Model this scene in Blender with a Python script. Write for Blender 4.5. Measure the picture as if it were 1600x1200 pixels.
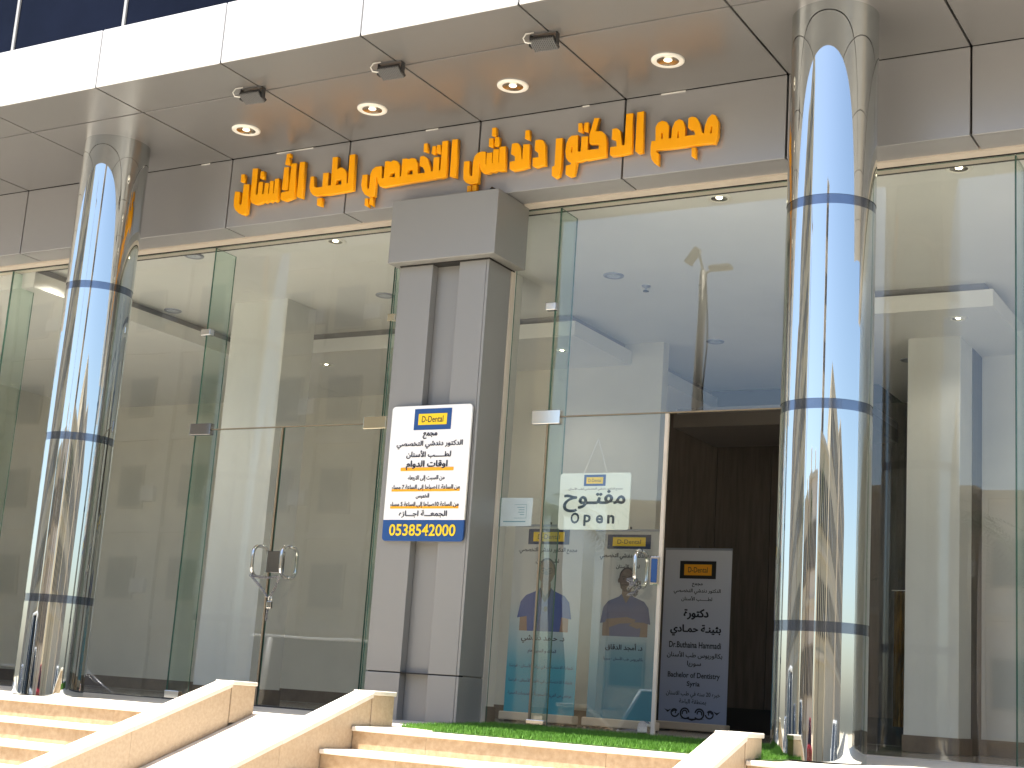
import bpy, bmesh, math, random
import numpy as np
from mathutils import Matrix, Vector
random.seed(7)
rng = np.random.default_rng(7)
S = bpy.context.scene
COL = S.collection
for o in list(bpy.data.objects):
    bpy.data.objects.remove(o)

# ------------------------------------------------------------------ camera
cam_d = bpy.data.cameras.new('camera')
cam = bpy.data.objects.new('camera', cam_d)
COL.objects.link(cam)
cam_d.sensor_width = 36.0
cam_d.lens = 52.04
cam_d.clip_start = 0.1
cam_d.clip_end = 600.0
RC = [[0.868169, 0.491684, 0.067296], [-0.044031, 0.211386, -0.97641], [-0.494311, 0.844726, 0.205168]]
M = Matrix(((RC[0][0], -RC[1][0], -RC[2][0], 0.0),
            (RC[0][1], -RC[1][1], -RC[2][1], -10.0),
            (RC[0][2], -RC[1][2], -RC[2][2], 0.27),
            (0, 0, 0, 1)))
cam.matrix_world = M
S.camera = cam

# ------------------------------------------------------------------ daylight
SUN_DIR = Vector((-0.16, -0.25, 1.0)).normalized()
elev = math.asin(SUN_DIR.z)
rot = math.atan2(SUN_DIR.x, SUN_DIR.y)
W = bpy.data.worlds.new('World')
S.world = W
W.use_nodes = True
wn = W.node_tree
wn.nodes.clear()
sky = wn.nodes.new('ShaderNodeTexSky')
sky.sky_type = 'NISHITA'
sky.sun_disc = False
sky.sun_elevation = elev
sky.sun_rotation = rot
sky.air_density = 1.0
sky.dust_density = 1.8
sky.ozone_density = 0.5
bg = wn.nodes.new('ShaderNodeBackground')
bg.inputs['Strength'].default_value = 0.088
wo = wn.nodes.new('ShaderNodeOutputWorld')
wn.links.new(sky.outputs[0], bg.inputs['Color'])
wn.links.new(bg.outputs[0], wo.inputs['Surface'])
sun_d = bpy.data.lights.new('sun', 'SUN')
sun_d.energy = 4.6
sun_d.angle = math.radians(0.53)
sun_d.color = (1.0, 0.955, 0.88)
sun = bpy.data.objects.new('sun', sun_d)
COL.objects.link(sun)
sun.rotation_euler = (-SUN_DIR).to_track_quat('-Z', 'Y').to_euler()
sun.location = (0, -6, 20)
S.view_settings.view_transform = 'Standard'
S.view_settings.look = 'None'
S.view_settings.gamma = 1.0
S.view_settings.use_curve_mapping = False
S.view_settings.exposure = 1.8
S.render.engine = 'CYCLES'
S.cycles.use_denoising = True
S.cycles.max_bounces = 12
S.cycles.diffuse_bounces = 5
S.cycles.glossy_bounces = 6
S.cycles.transparent_max_bounces = 24
S.cycles.caustics_reflective = False
S.cycles.caustics_refractive = False
S.cycles.sample_clamp_indirect = 6.0

# ------------------------------------------------------------------ materials
MATS = {}
def mat(name, col, rough=0.5, metal=0.0, var=0.0, scale=6.0, bump=0.0, bscale=40.0, emit=0.0, ecol=None,
        col2=None, stretch=(1, 1, 1), spec=0.5, coat=0.0, rvar=0.0, ramp=(0.32, 0.68)):
    m = bpy.data.materials.new(name)
    m.use_nodes = True
    nt = m.node_tree
    b = nt.nodes['Principled BSDF']
    b.inputs['Base Color'].default_value = (*col, 1)
    b.inputs['Roughness'].default_value = rough
    b.inputs['Metallic'].default_value = metal
    b.inputs['Specular IOR Level'].default_value = spec
    b.inputs['Coat Weight'].default_value = coat
    if emit:
        b.inputs['Emission Color'].default_value = (*(ecol or col), 1)
        b.inputs['Emission Strength'].default_value = emit
    if var or bump or rvar:
        tc = nt.nodes.new('ShaderNodeTexCoord')
        mp = nt.nodes.new('ShaderNodeMapping')
        mp.inputs['Scale'].default_value = stretch
        nt.links.new(tc.outputs['Object'], mp.inputs['Vector'])
    if var or rvar:
        n = nt.nodes.new('ShaderNodeTexNoise')
        n.inputs['Scale'].default_value = scale
        n.inputs['Detail'].default_value = 7
        n.inputs['Roughness'].default_value = 0.62
        nt.links.new(mp.outputs[0], n.inputs['Vector'])
    if var:
        r = nt.nodes.new('ShaderNodeValToRGB')
        c2 = col2 or tuple(max(0, c * (1 - var)) for c in col)
        r.color_ramp.elements[0].position = ramp[0]
        r.color_ramp.elements[1].position = ramp[1]
        r.color_ramp.elements[0].color = (*c2, 1)
        r.color_ramp.elements[1].color = (*[min(1, c * (1 + var * 0.4)) for c in col], 1)
        nt.links.new(n.outputs['Fac'], r.inputs[0])
        nt.links.new(r.outputs[0], b.inputs['Base Color'])
    if rvar:
        mr = nt.nodes.new('ShaderNodeMapRange')
        mr.inputs['From Min'].default_value = 0.3
        mr.inputs['From Max'].default_value = 0.7
        mr.inputs['To Min'].default_value = max(0.0, rough - rvar)
        mr.inputs['To Max'].default_value = rough + rvar
        nt.links.new(n.outputs['Fac'], mr.inputs['Value'])
        nt.links.new(mr.outputs[0], b.inputs['Roughness'])
    if bump:
        n2 = nt.nodes.new('ShaderNodeTexNoise')
        n2.inputs['Scale'].default_value = bscale
        n2.inputs['Detail'].default_value = 3
        nt.links.new(mp.outputs[0], n2.inputs['Vector'])
        bp = nt.nodes.new('ShaderNodeBump')
        bp.inputs['Strength'].default_value = bump
        bp.inputs['Distance'].default_value = 0.02
        nt.links.new(n2.outputs['Fac'], bp.inputs['Height'])
        nt.links.new(bp.outputs[0], b.inputs['Normal'])
    MATS[name] = m
    return m

def glass_mat(name, tint, boost=1.0, f0=0.04):
    m = bpy.data.materials.new(name)
    m.use_nodes = True
    nt = m.node_tree
    nt.nodes.clear()
    out = nt.nodes.new('ShaderNodeOutputMaterial')
    tr = nt.nodes.new('ShaderNodeBsdfTransparent')
    tr.inputs['Color'].default_value = (*tint, 1)
    gl = nt.nodes.new('ShaderNodeBsdfGlossy')
    gl.inputs['Roughness'].default_value = 0.0
    gl.inputs['Color'].default_value = (1, 1, 1, 1)
    # fine waviness of float glass
    tc = nt.nodes.new('ShaderNodeTexCoord')
    no = nt.nodes.new('ShaderNodeTexNoise')
    no.inputs['Scale'].default_value = 0.9
    no.inputs['Detail'].default_value = 1
    bp = nt.nodes.new('ShaderNodeBump')
    bp.inputs['Strength'].default_value = 0.03
    bp.inputs['Distance'].default_value = 0.05
    nt.links.new(tc.outputs['Object'], no.inputs['Vector'])
    nt.links.new(no.outputs['Fac'], bp.inputs['Height'])
    nt.links.new(bp.outputs[0], gl.inputs['Normal'])
    # Schlick Fresnel that is the same from both sides of the thin pane
    ge = nt.nodes.new('ShaderNodeNewGeometry')
    dot = nt.nodes.new('ShaderNodeVectorMath'); dot.operation = 'DOT_PRODUCT'
    nt.links.new(ge.outputs['Incoming'], dot.inputs[0])
    nt.links.new(ge.outputs['Normal'], dot.inputs[1])
    ab = nt.nodes.new('ShaderNodeMath'); ab.operation = 'ABSOLUTE'
    nt.links.new(dot.outputs['Value'], ab.inputs[0])
    su = nt.nodes.new('ShaderNodeMath'); su.operation = 'SUBTRACT'
    su.inputs[0].default_value = 1.0
    nt.links.new(ab.outputs[0], su.inputs[1])
    po = nt.nodes.new('ShaderNodeMath'); po.operation = 'POWER'
    nt.links.new(su.outputs[0], po.inputs[0]); po.inputs[1].default_value = 5.0
    ma = nt.nodes.new('ShaderNodeMath'); ma.operation = 'MULTIPLY_ADD'; ma.use_clamp = True
    nt.links.new(po.outputs[0], ma.inputs[0])
    ma.inputs[1].default_value = (1 - f0) * boost
    ma.inputs[2].default_value = f0 * boost
    mx = nt.nodes.new('ShaderNodeMixShader')
    nt.links.new(ma.outputs[0], mx.inputs[0])
    nt.links.new(tr.outputs[0], mx.inputs[1])
    nt.links.new(gl.outputs[0], mx.inputs[2])
    nt.links.new(mx.outputs[0], out.inputs['Surface'])
    MATS[name] = m
    return m

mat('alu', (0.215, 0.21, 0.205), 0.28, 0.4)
mat('alu_band_lit', (0.37, 0.365, 0.365), 0.30, 0.4)  # same panel as the soffit, lightened: the street's reflection is put into its colour
mat('alu_pillar', (0.295, 0.29, 0.275), 0.36, 0.35)
mat('alu_sunlit', (0.74, 0.74, 0.73), 0.33, 0.1, var=0.04, scale=3, stretch=(1, 1, 0.2), rvar=0.06)  # the grey panel whitened, so the sun's glare is in the colour itself
mat('joint', (0.012, 0.011, 0.01), 0.8)
mat('cream_frame', (0.62, 0.55, 0.46), 0.5, 0.0, var=0.08, scale=4)
mat('steel', (0.60, 0.63, 0.63), 0.02, 1.0, bump=0.06, bscale=2.6, stretch=(1, 1, 0.22))
mat('steel_band', (0.20, 0.23, 0.29), 0.12, 1.0, var=0.1, scale=8)
mat('chrome', (0.70, 0.69, 0.66), 0.08, 1.0)
mat('chrome_dark', (0.30, 0.29, 0.29), 0.12, 1.0)
mat('brass_chrome', (0.78, 0.70, 0.52), 0.16, 1.0)
glass_mat('glass', (0.955, 0.97, 0.96), boost=1.3)
glass_mat('fin_glass', (0.84, 0.92, 0.88), boost=1.1)
mat('glass_edge', (0.06, 0.17, 0.125), 0.12)
mat('sealant', (0.24, 0.19, 0.12), 0.5)
mat('orange', (0.98, 0.41, 0.0), 0.32, 0.0, var=0.05, scale=3, spec=0.4)
mat('white_board', (0.86, 0.86, 0.85), 0.3, var=0.03, scale=3)
mat('board_cream', (0.78, 0.82, 0.72), 0.25, var=0.03, scale=3)
mat('blue', (0.018, 0.075, 0.24), 0.35)
mat('navy', (0.012, 0.028, 0.09), 0.4)
mat('black_logo', (0.012, 0.011, 0.012), 0.4)
mat('yellow', (0.88, 0.60, 0.02), 0.4)
mat('amber', (0.90, 0.40, 0.02), 0.4)
mat('ink', (0.012, 0.014, 0.03), 0.5)
mat('ink_blue', (0.015, 0.03, 0.11), 0.5)
mat('ink_teal', (0.01, 0.03, 0.05), 0.4)
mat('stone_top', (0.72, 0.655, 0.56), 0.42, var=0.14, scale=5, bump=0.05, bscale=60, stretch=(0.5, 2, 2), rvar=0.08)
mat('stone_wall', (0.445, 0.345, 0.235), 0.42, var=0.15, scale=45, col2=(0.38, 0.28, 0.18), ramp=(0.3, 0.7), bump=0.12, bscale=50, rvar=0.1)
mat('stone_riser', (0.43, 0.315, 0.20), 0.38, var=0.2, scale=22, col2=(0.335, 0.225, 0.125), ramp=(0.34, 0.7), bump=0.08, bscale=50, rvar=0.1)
mat('turf_base', (0.035, 0.085, 0.01), 0.9)
mat('turf_blade', (0.10, 0.235, 0.025), 0.6, var=0.55, scale=60, col2=(0.045, 0.13, 0.01), spec=0.3)
mat('plaster', (0.72, 0.70, 0.63), 0.75, var=0.05, scale=2, bump=0.03, bscale=80)
mat('plaster_grey', (0.72, 0.72, 0.69), 0.75, var=0.05, scale=2, bump=0.03, bscale=80)
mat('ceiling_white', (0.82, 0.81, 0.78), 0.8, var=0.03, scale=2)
mat('ceiling_dim', (0.16, 0.14, 0.125), 0.8)  # ceiling white darkened: the shade of the deep back room is in the colour
mat('cove_dark', (0.30, 0.29, 0.30), 0.8)
mat('wood_dark', (0.085, 0.068, 0.055), 0.45, var=0.4, scale=3, stretch=(6, 6, 0.5))
mat('skirting', (0.20, 0.15, 0.11), 0.35, var=0.25, scale=6)
mat('skirting_black', (0.015, 0.014, 0.014), 0.4)
mat('marble_floor', (0.42, 0.385, 0.35), 0.10, var=0.3, scale=2.5, stretch=(1, 3, 1), rvar=0.05)
mat('red_rug', (0.10, 0.012, 0.018), 0.9, var=0.3, scale=30)
mat('gold_cloth', (0.42, 0.26, 0.06), 0.35, 0.5, var=0.6, scale=9, col2=(0.06, 0.035, 0.01), stretch=(1, 1, 0.25))
mat('trim_white', (0.80, 0.78, 0.72), 0.4)
mat('trim_grey', (0.34, 0.36, 0.42), 0.35, 0.4)
mat('reflector', (0.60, 0.56, 0.46), 0.22, 1.0, var=0.35, scale=25)
mat('lamp_dim', (0.9, 0.85, 0.7), 0.4, emit=0.5, ecol=(1.0, 0.9, 0.68))
mat('lamp_warm', (0.9, 0.85, 0.7), 0.4, emit=7.0, ecol=(1.0, 0.86, 0.58))
mat('lamp_off', (0.55, 0.58, 0.64), 0.3)
mat('grey_dark', (0.06, 0.06, 0.062), 0.45, 0.5)
mat('grey_mid', (0.22, 0.22, 0.22), 0.4, 0.5)
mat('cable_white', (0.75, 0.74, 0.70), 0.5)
mat('tower_glass', (0.006, 0.008, 0.018), 0.04, var=0.5, scale=0.7, spec=0.08)
mat('mullion', (0.62, 0.60, 0.55), 0.4, 0.4)
mat('banner_white', (0.60, 0.61, 0.62), 0.5, var=0.03, scale=2)
mat('banner_lav', (0.42, 0.44, 0.56), 0.5)
mat('paper', (0.66, 0.72, 0.76), 0.6, var=0.05, scale=8)
mat('paper_ink', (0.16, 0.34, 0.40), 0.6)
mat('skin_print', (0.31, 0.195, 0.14), 0.5)
mat('skin_print_dark', (0.17, 0.125, 0.105), 0.5)
mat('hair_print', (0.06, 0.05, 0.05), 0.5)
mat('scrubs_blue', (0.05, 0.10, 0.33), 0.5)
mat('shirt_grey', (0.055, 0.085, 0.20), 0.5)
mat('cloth_white', (0.62, 0.63, 0.62), 0.6)
mat('string', (0.7, 0.7, 0.7), 0.5)
mat('asphalt', (0.055, 0.053, 0.052), 0.85, var=0.3, scale=20, bump=0.15, bscale=120)
mat('paving', (0.47, 0.43, 0.36), 0.8, var=0.2, scale=4, bump=0.08, bscale=60)
mat('sand', (0.42, 0.34, 0.24), 0.9, var=0.2, scale=0.6)
mat('kerb', (0.42, 0.40, 0.36), 0.8, var=0.15, scale=5)
mat('road_paint', (0.75, 0.74, 0.70), 0.6)
mat('stucco', (0.58, 0.51, 0.37), 0.85, var=0.1, scale=0.7)
mat('stucco_pale', (0.62, 0.55, 0.43), 0.85, var=0.1, scale=0.7)
mat('stucco_brown', (0.50, 0.43, 0.34), 0.85, var=0.12, scale=0.7)
mat('stucco_pink', (0.66, 0.60, 0.53), 0.85, var=0.1, scale=0.7)
mat('win_dark', (0.03, 0.035, 0.04), 0.08, spec=0.6)
mat('win_frame', (0.30, 0.25, 0.19), 0.5)
mat('ac_white', (0.60, 0.58, 0.54), 0.5)
mat('car_white', (0.78, 0.78, 0.77), 0.2, coat=0.6)
mat('car_silver', (0.45, 0.46, 0.48), 0.25, 0.6, coat=0.6)
mat('car_red', (0.38, 0.02, 0.02), 0.22, coat=0.6)
mat('car_glass', (0.01, 0.012, 0.014), 0.03, spec=0.7)
mat('tyre', (0.02, 0.02, 0.02), 0.8)
mat('rim', (0.5, 0.5, 0.52), 0.25, 0.9)
mat('lens_red', (0.4, 0.01, 0.01), 0.15)
mat('lens_clear', (0.75, 0.78, 0.8), 0.08)
mat('pole_paint', (0.36, 0.32, 0.25), 0.45, 0.3)
mat('bark', (0.17, 0.12, 0.075), 0.9, var=0.4, scale=14, bump=0.4, bscale=18)
mat('frond', (0.055, 0.085, 0.025), 0.6, var=0.4, scale=8)

# gradient print of the two patient banners: white at the top to turquoise at the foot (ink on the sheet)
def grad_mat(name, stops, z0, z1):
    m = bpy.data.materials.new(name); m.use_nodes = True
    nt = m.node_tree; b = nt.nodes['Principled BSDF']; b.inputs['Roughness'].default_value = 0.45
    tc = nt.nodes.new('ShaderNodeTexCoord'); sx = nt.nodes.new('ShaderNodeSeparateXYZ')
    nt.links.new(tc.outputs['Object'], sx.inputs[0])
    mr = nt.nodes.new('ShaderNodeMapRange')
    mr.inputs['From Min'].default_value = z0; mr.inputs['From Max'].default_value = z1
    nt.links.new(sx.outputs['Z'], mr.inputs['Value'])
    r = nt.nodes.new('ShaderNodeValToRGB')
    while len(r.color_ramp.elements) < len(stops):
        r.color_ramp.elements.new(0.5)
    for e, (p, c) in zip(r.color_ramp.elements, stops):
        e.position = p; e.color = (*c, 1)
    nt.links.new(mr.outputs[0], r.inputs[0]); nt.links.new(r.outputs[0], b.inputs['Base Color'])
    MATS[name] = m
grad_mat('banner_aqua', [(0.0, (0.02, 0.30, 0.46)), (0.26, (0.05, 0.36, 0.50)), (0.45, (0.42, 0.55, 0.60)), (0.62, (0.60, 0.60, 0.58)), (1.0, (0.62, 0.61, 0.58))], 0.05, 2.0)
grad_mat('banner_aqua_pale', [(0.0, (0.06, 0.24, 0.36)), (0.3, (0.13, 0.32, 0.42)), (0.5, (0.38, 0.47, 0.52)), (0.66, (0.52, 0.53, 0.52)), (1.0, (0.54, 0.54, 0.52))], 0.05, 2.0)
grad_mat('banner_blue', [(0.0, (0.28, 0.36, 0.58)), (0.5, (0.50, 0.54, 0.66)), (1.0, (0.62, 0.63, 0.67))], 0.05, 2.0)

# ------------------------------------------------------------------ helpers
def link(o, parent=None):
    COL.objects.link(o)
    if parent is not None:
        o.parent = parent
    return o

def tag(o, label=None, cat=None, group=None, kind=None):
    if label: o['label'] = label
    if cat: o['category'] = cat
    if group: o['group'] = group
    if kind: o['kind'] = kind
    return o

def thing(name, label, cat, group=None, loc=(0, 0, 0)):
    o = bpy.data.objects.new(name, None)
    o.empty_display_size = 0.1
    o.location = loc
    link(o)
    return tag(o, label, cat, group)

def wloc(p):
    v = Vector((0, 0, 0))
    while p is not None:
        v += p.location
        p = p.parent
    return v

class MB:
    """collects shapes in WORLD coordinates, links them as one mesh object"""
    def __init__(self):
        self.bm = bmesh.new()
        self.mi = 0
    def _set(self, faces):
        for f in faces:
            f.material_index = self.mi
    def box(self, x0, x1, y0, y1, z0, z1, m=None, bev=0.0):
        bm = self.bm
        vs = [bm.verts.new((x, y, z)) for z in (z0, z1) for y in (y0, y1) for x in (x0, x1)]
        idx = ((0, 2, 3, 1), (4, 5, 7, 6), (0, 1, 5, 4), (2, 6, 7, 3), (0, 4, 6, 2), (1, 3, 7, 5))
        fs = [bm.faces.new([vs[i] for i in q]) for q in idx]
        self._set(fs)
        if m is not None:
            bmesh.ops.transform(bm, matrix=m, verts=vs)
        if bev:
            es = list({e for f in fs for e in f.edges})
            r = bmesh.ops.bevel(bm, geom=es, offset=bev, segments=2, affect='EDGES', profile=0.5)
            self._set(r['faces'])
        return self
    def poly(self, pts):
        f = self.bm.faces.new([self.bm.verts.new(p) for p in pts])
        self._set([f])
        return self
    def prism(self, pts, d):
        """extrude the polygon pts (3-D, planar) by vector d"""
        d = Vector(d)
        a = [self.bm.verts.new(p) for p in pts]
        b = [self.bm.verts.new(Vector(p) + d) for p in pts]
        fs = [self.bm.faces.new(a[::-1]), self.bm.faces.new(b)]
        n = len(a)
        for i in range(n):
            fs.append(self.bm.faces.new((a[i], a[(i + 1) % n], b[(i + 1) % n], b[i])))
        self._set(fs)
        return self
    def tube(self, pts, r, seg=8, closed=False, cap=True):
        bm = self.bm
        P = [Vector(p) for p in pts]
        n = len(P)
        rr = r if isinstance(r, (list, tuple)) else [r] * n
        rings = []
        up = None
        for i in range(n):
            if closed:
                t = (P[(i + 1) % n] - P[i - 1])
            else:
                t = P[min(i + 1, n - 1)] - P[max(i - 1, 0)]
            t.normalize()
            if up is None:
                up = t.orthogonal().normalized()
            up = (up - t * up.dot(t)).normalized()
            s = t.cross(up)
            rings.append([bm.verts.new(P[i] + (up * math.cos(a) + s * math.sin(a)) * rr[i])
                          for a in [2 * math.pi * k / seg for k in range(seg)]])
        fs = []
        for i in range(n if closed else n - 1):
            A, B = rings[i], rings[(i + 1) % n]
            off = 0
            if closed and i == n - 1:
                off = min(range(seg), key=lambda q: (B[q].co - A[0].co).length)
            for k in range(seg):
                fs.append(bm.faces.new((A[k], A[(k + 1) % seg], B[(k + 1 + off) % seg], B[(k + off) % seg])))
        if cap and not closed:
            fs += [bm.faces.new(rings[0][::-1]), bm.faces.new(rings[-1])]
        self._set(fs)
        for f in fs: f.smooth = True
        return self
    def lathe(self, c, prof, seg=32, smooth=True):
        """prof: (radius, z) pairs; axis along +Z through c"""
        bm = self.bm
        rings = []
        for r, z in prof:
            rings.append([bm.verts.new((c[0] + r * math.cos(2 * math.pi * k / seg), c[1] + r * math.sin(2 * math.pi * k / seg), c[2] + z)) for k in range(seg)])
        fs = []
        for A, B in zip(rings, rings[1:]):
            for k in range(seg):
                fs.append(bm.faces.new((A[k], A[(k + 1) % seg], B[(k + 1) % seg], B[k])))
        self._set(fs)
        for f in fs: f.smooth = smooth
        return self
    def build(self, name, m, parent=None, loc=None, smooth=None, fixn=True):
        bm = self.bm
        if fixn:
            bmesh.ops.recalc_face_normals(bm, faces=bm.faces)
        pl = wloc(parent) if parent is not None else Vector((0, 0, 0))
        if loc is None:
            if parent is None and bm.verts:
                lo = Vector([min(v.co[i] for v in bm.verts) for i in range(3)])
                hi = Vector([max(v.co[i] for v in bm.verts) for i in range(3)])
                loc = Vector(((lo.x + hi.x) / 2, (lo.y + hi.y) / 2, lo.z))
            else:
                loc = pl
        loc = Vector(loc)
        bmesh.ops.translate(bm, verts=bm.verts, vec=-loc)
        me = bpy.data.meshes.new(name)
        bm.to_mesh(me)
        bm.free()
        for x in (m if isinstance(m, (list, tuple)) else [m]):
            me.materials.append(MATS[x])
        if smooth is not None:
            for p in me.polygons: p.use_smooth = smooth
        o = bpy.data.objects.new(name, me)
        o.location = loc - pl
        link(o, parent)
        return o

def copy_tree(o, parent=None):
    c = o.copy()
    COL.objects.link(c)
    c.parent = parent
    for ch in o.children:
        copy_tree(ch, c)
    return c

def glass_pane(name, x0, x1, y0, y1, z0, z1, parent=None, m='glass'):
    """a pane with clear faces and green ground edges"""
    b = MB()
    b.box(x0, x1, y0, y1, z0, z1)
    dims = [x1 - x0, y1 - y0, z1 - z0]
    ax = dims.index(min(dims))
    b.bm.normal_update()
    for f in b.bm.faces:
        f.material_index = 0 if abs(f.normal[ax]) > 0.9 else 1
    return b.build(name, [m, 'glass_edge'], parent)

# Arabic letters in their joined shapes: isolated, final, initial, medial
AR = {}
for ch, base, n in [('ا', 0xFE8D, 2), ('أ', 0xFE83, 2), ('إ', 0xFE87, 2), ('ة', 0xFE93, 2), ('ب', 0xFE8F, 4), ('ت', 0xFE95, 4), ('ث', 0xFE99, 4),
                    ('ج', 0xFE9D, 4), ('ح', 0xFEA1, 4), ('خ', 0xFEA5, 4), ('د', 0xFEA9, 2), ('ذ', 0xFEAB, 2), ('ر', 0xFEAD, 2), ('ز', 0xFEAF, 2),
                    ('س', 0xFEB1, 4), ('ش', 0xFEB5, 4), ('ص', 0xFEB9, 4), ('ض', 0xFEBD, 4), ('ط', 0xFEC1, 4), ('ظ', 0xFEC5, 4), ('ع', 0xFEC9, 4),
                    ('غ', 0xFECD, 4), ('ف', 0xFED1, 4), ('ق', 0xFED5, 4), ('ك', 0xFED9, 4), ('ل', 0xFEDD, 4), ('م', 0xFEE1, 4), ('ن', 0xFEE5, 4),
                    ('ه', 0xFEE9, 4), ('و', 0xFEED, 2), ('ى', 0xFEEF, 2), ('ي', 0xFEF1, 4), ('ء', 0xFE80, 1)]:
    AR[ch] = (base, n)
LAM_ALEF = {'ا': 0xFEFB, 'أ': 0xFEF7, 'إ': 0xFEF9}
def shape_word(w):
    out = []
    i = 0
    prev_joins = False
    while i < len(w):
        ch = w[i]
        if ch == 'ـ':
            out.append(ch); prev_joins = True; i += 1; continue
        if ch not in AR:
            out.append(ch); prev_joins = False; i += 1; continue
        if ch == 'ل' and i + 1 < len(w) and w[i + 1] in LAM_ALEF:
            out.append(chr(LAM_ALEF[w[i + 1]] + (1 if prev_joins else 0)))
            prev_joins = False
            i += 2
            continue
        base, n = AR[ch]
        nxt = w[i + 1] if i + 1 < len(w) else ''
        joins_next = n == 4 and (nxt in AR and AR[nxt][1] > 1 or nxt == 'ـ')
        if n == 1: k = 0
        elif prev_joins and joins_next: k = 3
        elif joins_next: k = 2
        elif prev_joins: k = 1
        else: k = 0
        out.append(chr(base + k))
        prev_joins = n == 4
        i += 1
    return ''.join(reversed(out))
def arabic(s):
    toks, cur, isd = [], '', None
    for ch in s:
        d = ch.isdigit()
        if ch == ' ':
            if cur: toks.append((cur, isd))
            toks.append((' ', None)); cur = ''; isd = None
        elif isd is None or d == isd:
            cur += ch; isd = d
        else:
            toks.append((cur, isd)); cur = ch; isd = d
    if cur: toks.append((cur, isd))
    return ''.join(t if d else shape_word(t) for t, d in reversed(toks))

def text_mesh(body, w, h=None, bold=0.0, extrude=0.0, offset=0.0):
    """the lettering as a mesh in its own XY plane, centred, scaled to width w (and height h)"""
    cu = bpy.data.curves.new('lettering', 'FONT')
    cu.body = body
    cu.resolution_u = 3
    cu.extrude = extrude
    cu.offset = offset
    ob = bpy.data.objects.new('lettering', cu)
    COL.objects.link(ob)
    dg = bpy.context.evaluated_depsgraph_get()
    me = bpy.data.meshes.new_from_object(ob.evaluated_get(dg))
    bpy.data.objects.remove(ob)
    bpy.data.curves.remove(cu)
    co = np.empty(len(me.vertices) * 3, dtype=np.float32)
    me.vertices.foreach_get('co', co)
    co = co.reshape(-1, 3)
    lo, hi = co.min(0), co.max(0)
    s = w / (hi[0] - lo[0])
    sy = h / (hi[1] - lo[1]) if h else s
    co = (co - (lo + hi) / 2) * np.array([s, sy, 1.0])
    me.vertices.foreach_set('co', co.astype(np.float32).ravel())
    me.update()
    if bold:                      # heavier strokes: the same glyphs struck again a hair to each side
        d = bold * sy * 1.05
        b = bmesh.new()
        for k, (ox, oz) in enumerate(((0, 0), (d, 0), (-d, 0), (0, d * 0.7), (0, -d * 0.7))):
            n0 = len(b.verts)
            b.from_mesh(me)
            b.verts.ensure_lookup_table()
            bmesh.ops.translate(b, verts=b.verts[n0:], vec=(ox, oz, 0.00004 * k))
        b.to_mesh(me)
        b.free()
    return me

def lettering(body, m, parent, x, y, z, w, h=None, bold=0.0, ar=False, name='lettering', rx=math.pi / 2, rz=0.0):
    """x, y, z local to the parent; the text faces -Y of the parent"""
    me = text_mesh(arabic(body), w, h, bold, 0.0, 0.006) if ar else text_mesh(body, w, h, 0.0, 0.0, bold)
    me.materials.clear()
    me.materials.append(MATS[m])
    o = bpy.data.objects.new(name, me)
    o.location = (x, y, z)
    o.rotation_euler = (rx, 0, rz)
    return link(o, parent)

def outline(name, shapes, m, parent, extrude=0.0, bevel=0.0, loc=(0, 0, 0), rot=(math.pi / 2, 0, 0)):
    """filled 2-D outlines (with holes) in local XY -> mesh, optionally thick"""
    cu = bpy.data.curves.new(name, 'CURVE')
    cu.dimensions = '2D'
    cu.fill_mode = 'BOTH'
    cu.extrude = extrude
    cu.bevel_depth = bevel
    cu.bevel_resolution = 1
    for pts in shapes:
        sp = cu.splines.new('POLY')
        sp.points.add(len(pts) - 1)
        for p, q in zip(sp.points, pts):
            p.co = (q[0], q[1], 0, 1)
        sp.use_cyclic_u = True
    ob = bpy.data.objects.new(name, cu)
    COL.objects.link(ob)
    dg = bpy.context.evaluated_depsgraph_get()
    me = bpy.data.meshes.new_from_object(ob.evaluated_get(dg))
    bpy.data.objects.remove(ob)
    bpy.data.curves.remove(cu)
    me.materials.clear()
    me.materials.append(MATS[m])
    o = bpy.data.objects.new(name, me)
    o.location = loc
    o.rotation_euler = rot
    return link(o, parent)

def ell(cx, cz, a, b, n=24, a0=0, a1=2 * math.pi):
    return [(cx + a * math.cos(a0 + (a1 - a0) * k / n), cz + b * math.sin(a0 + (a1 - a0) * k / n)) for k in range(n)]
# ================================================================== GROUND AND STREET
GZ = -1.305
MB().box(-160, 140, -120, 60, GZ - 0.5, GZ - 0.02).build('ground', 'sand')['kind'] = 'structure'
MB().box(-160, 140, -24.0, -12.5, GZ - 0.3, GZ - 0.004).build('road', 'asphalt')['kind'] = 'structure'
MB().box(-160, 140, -12.5, -5.6, GZ - 0.3, GZ - 0.008).build('parking_strip', 'paving')['kind'] = 'structure'  # out of view, paved pale to bounce sunlight into the shade under the canopy
MB().box(-160, 140, -5.6, -0.3, GZ - 0.3, GZ).build('pavement', 'paving')['kind'] = 'structure'
MB().box(-160, 140, -27.5, -24.15, GZ - 0.3, GZ + 0.12).build('far_pavement', 'paving')['kind'] = 'structure'
MB().box(-160, 140, -24.15, -24.0, GZ - 0.3, GZ + 0.125).build('kerb', 'kerb')['kind'] = 'structure'
b = MB()
for k in range(-20, 20):
    b.box(k * 6, k * 6 + 2.5, -18.3, -18.16, GZ - 0.01, GZ)
b.build('road_markings', 'road_paint')['kind'] = 'structure'

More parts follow.
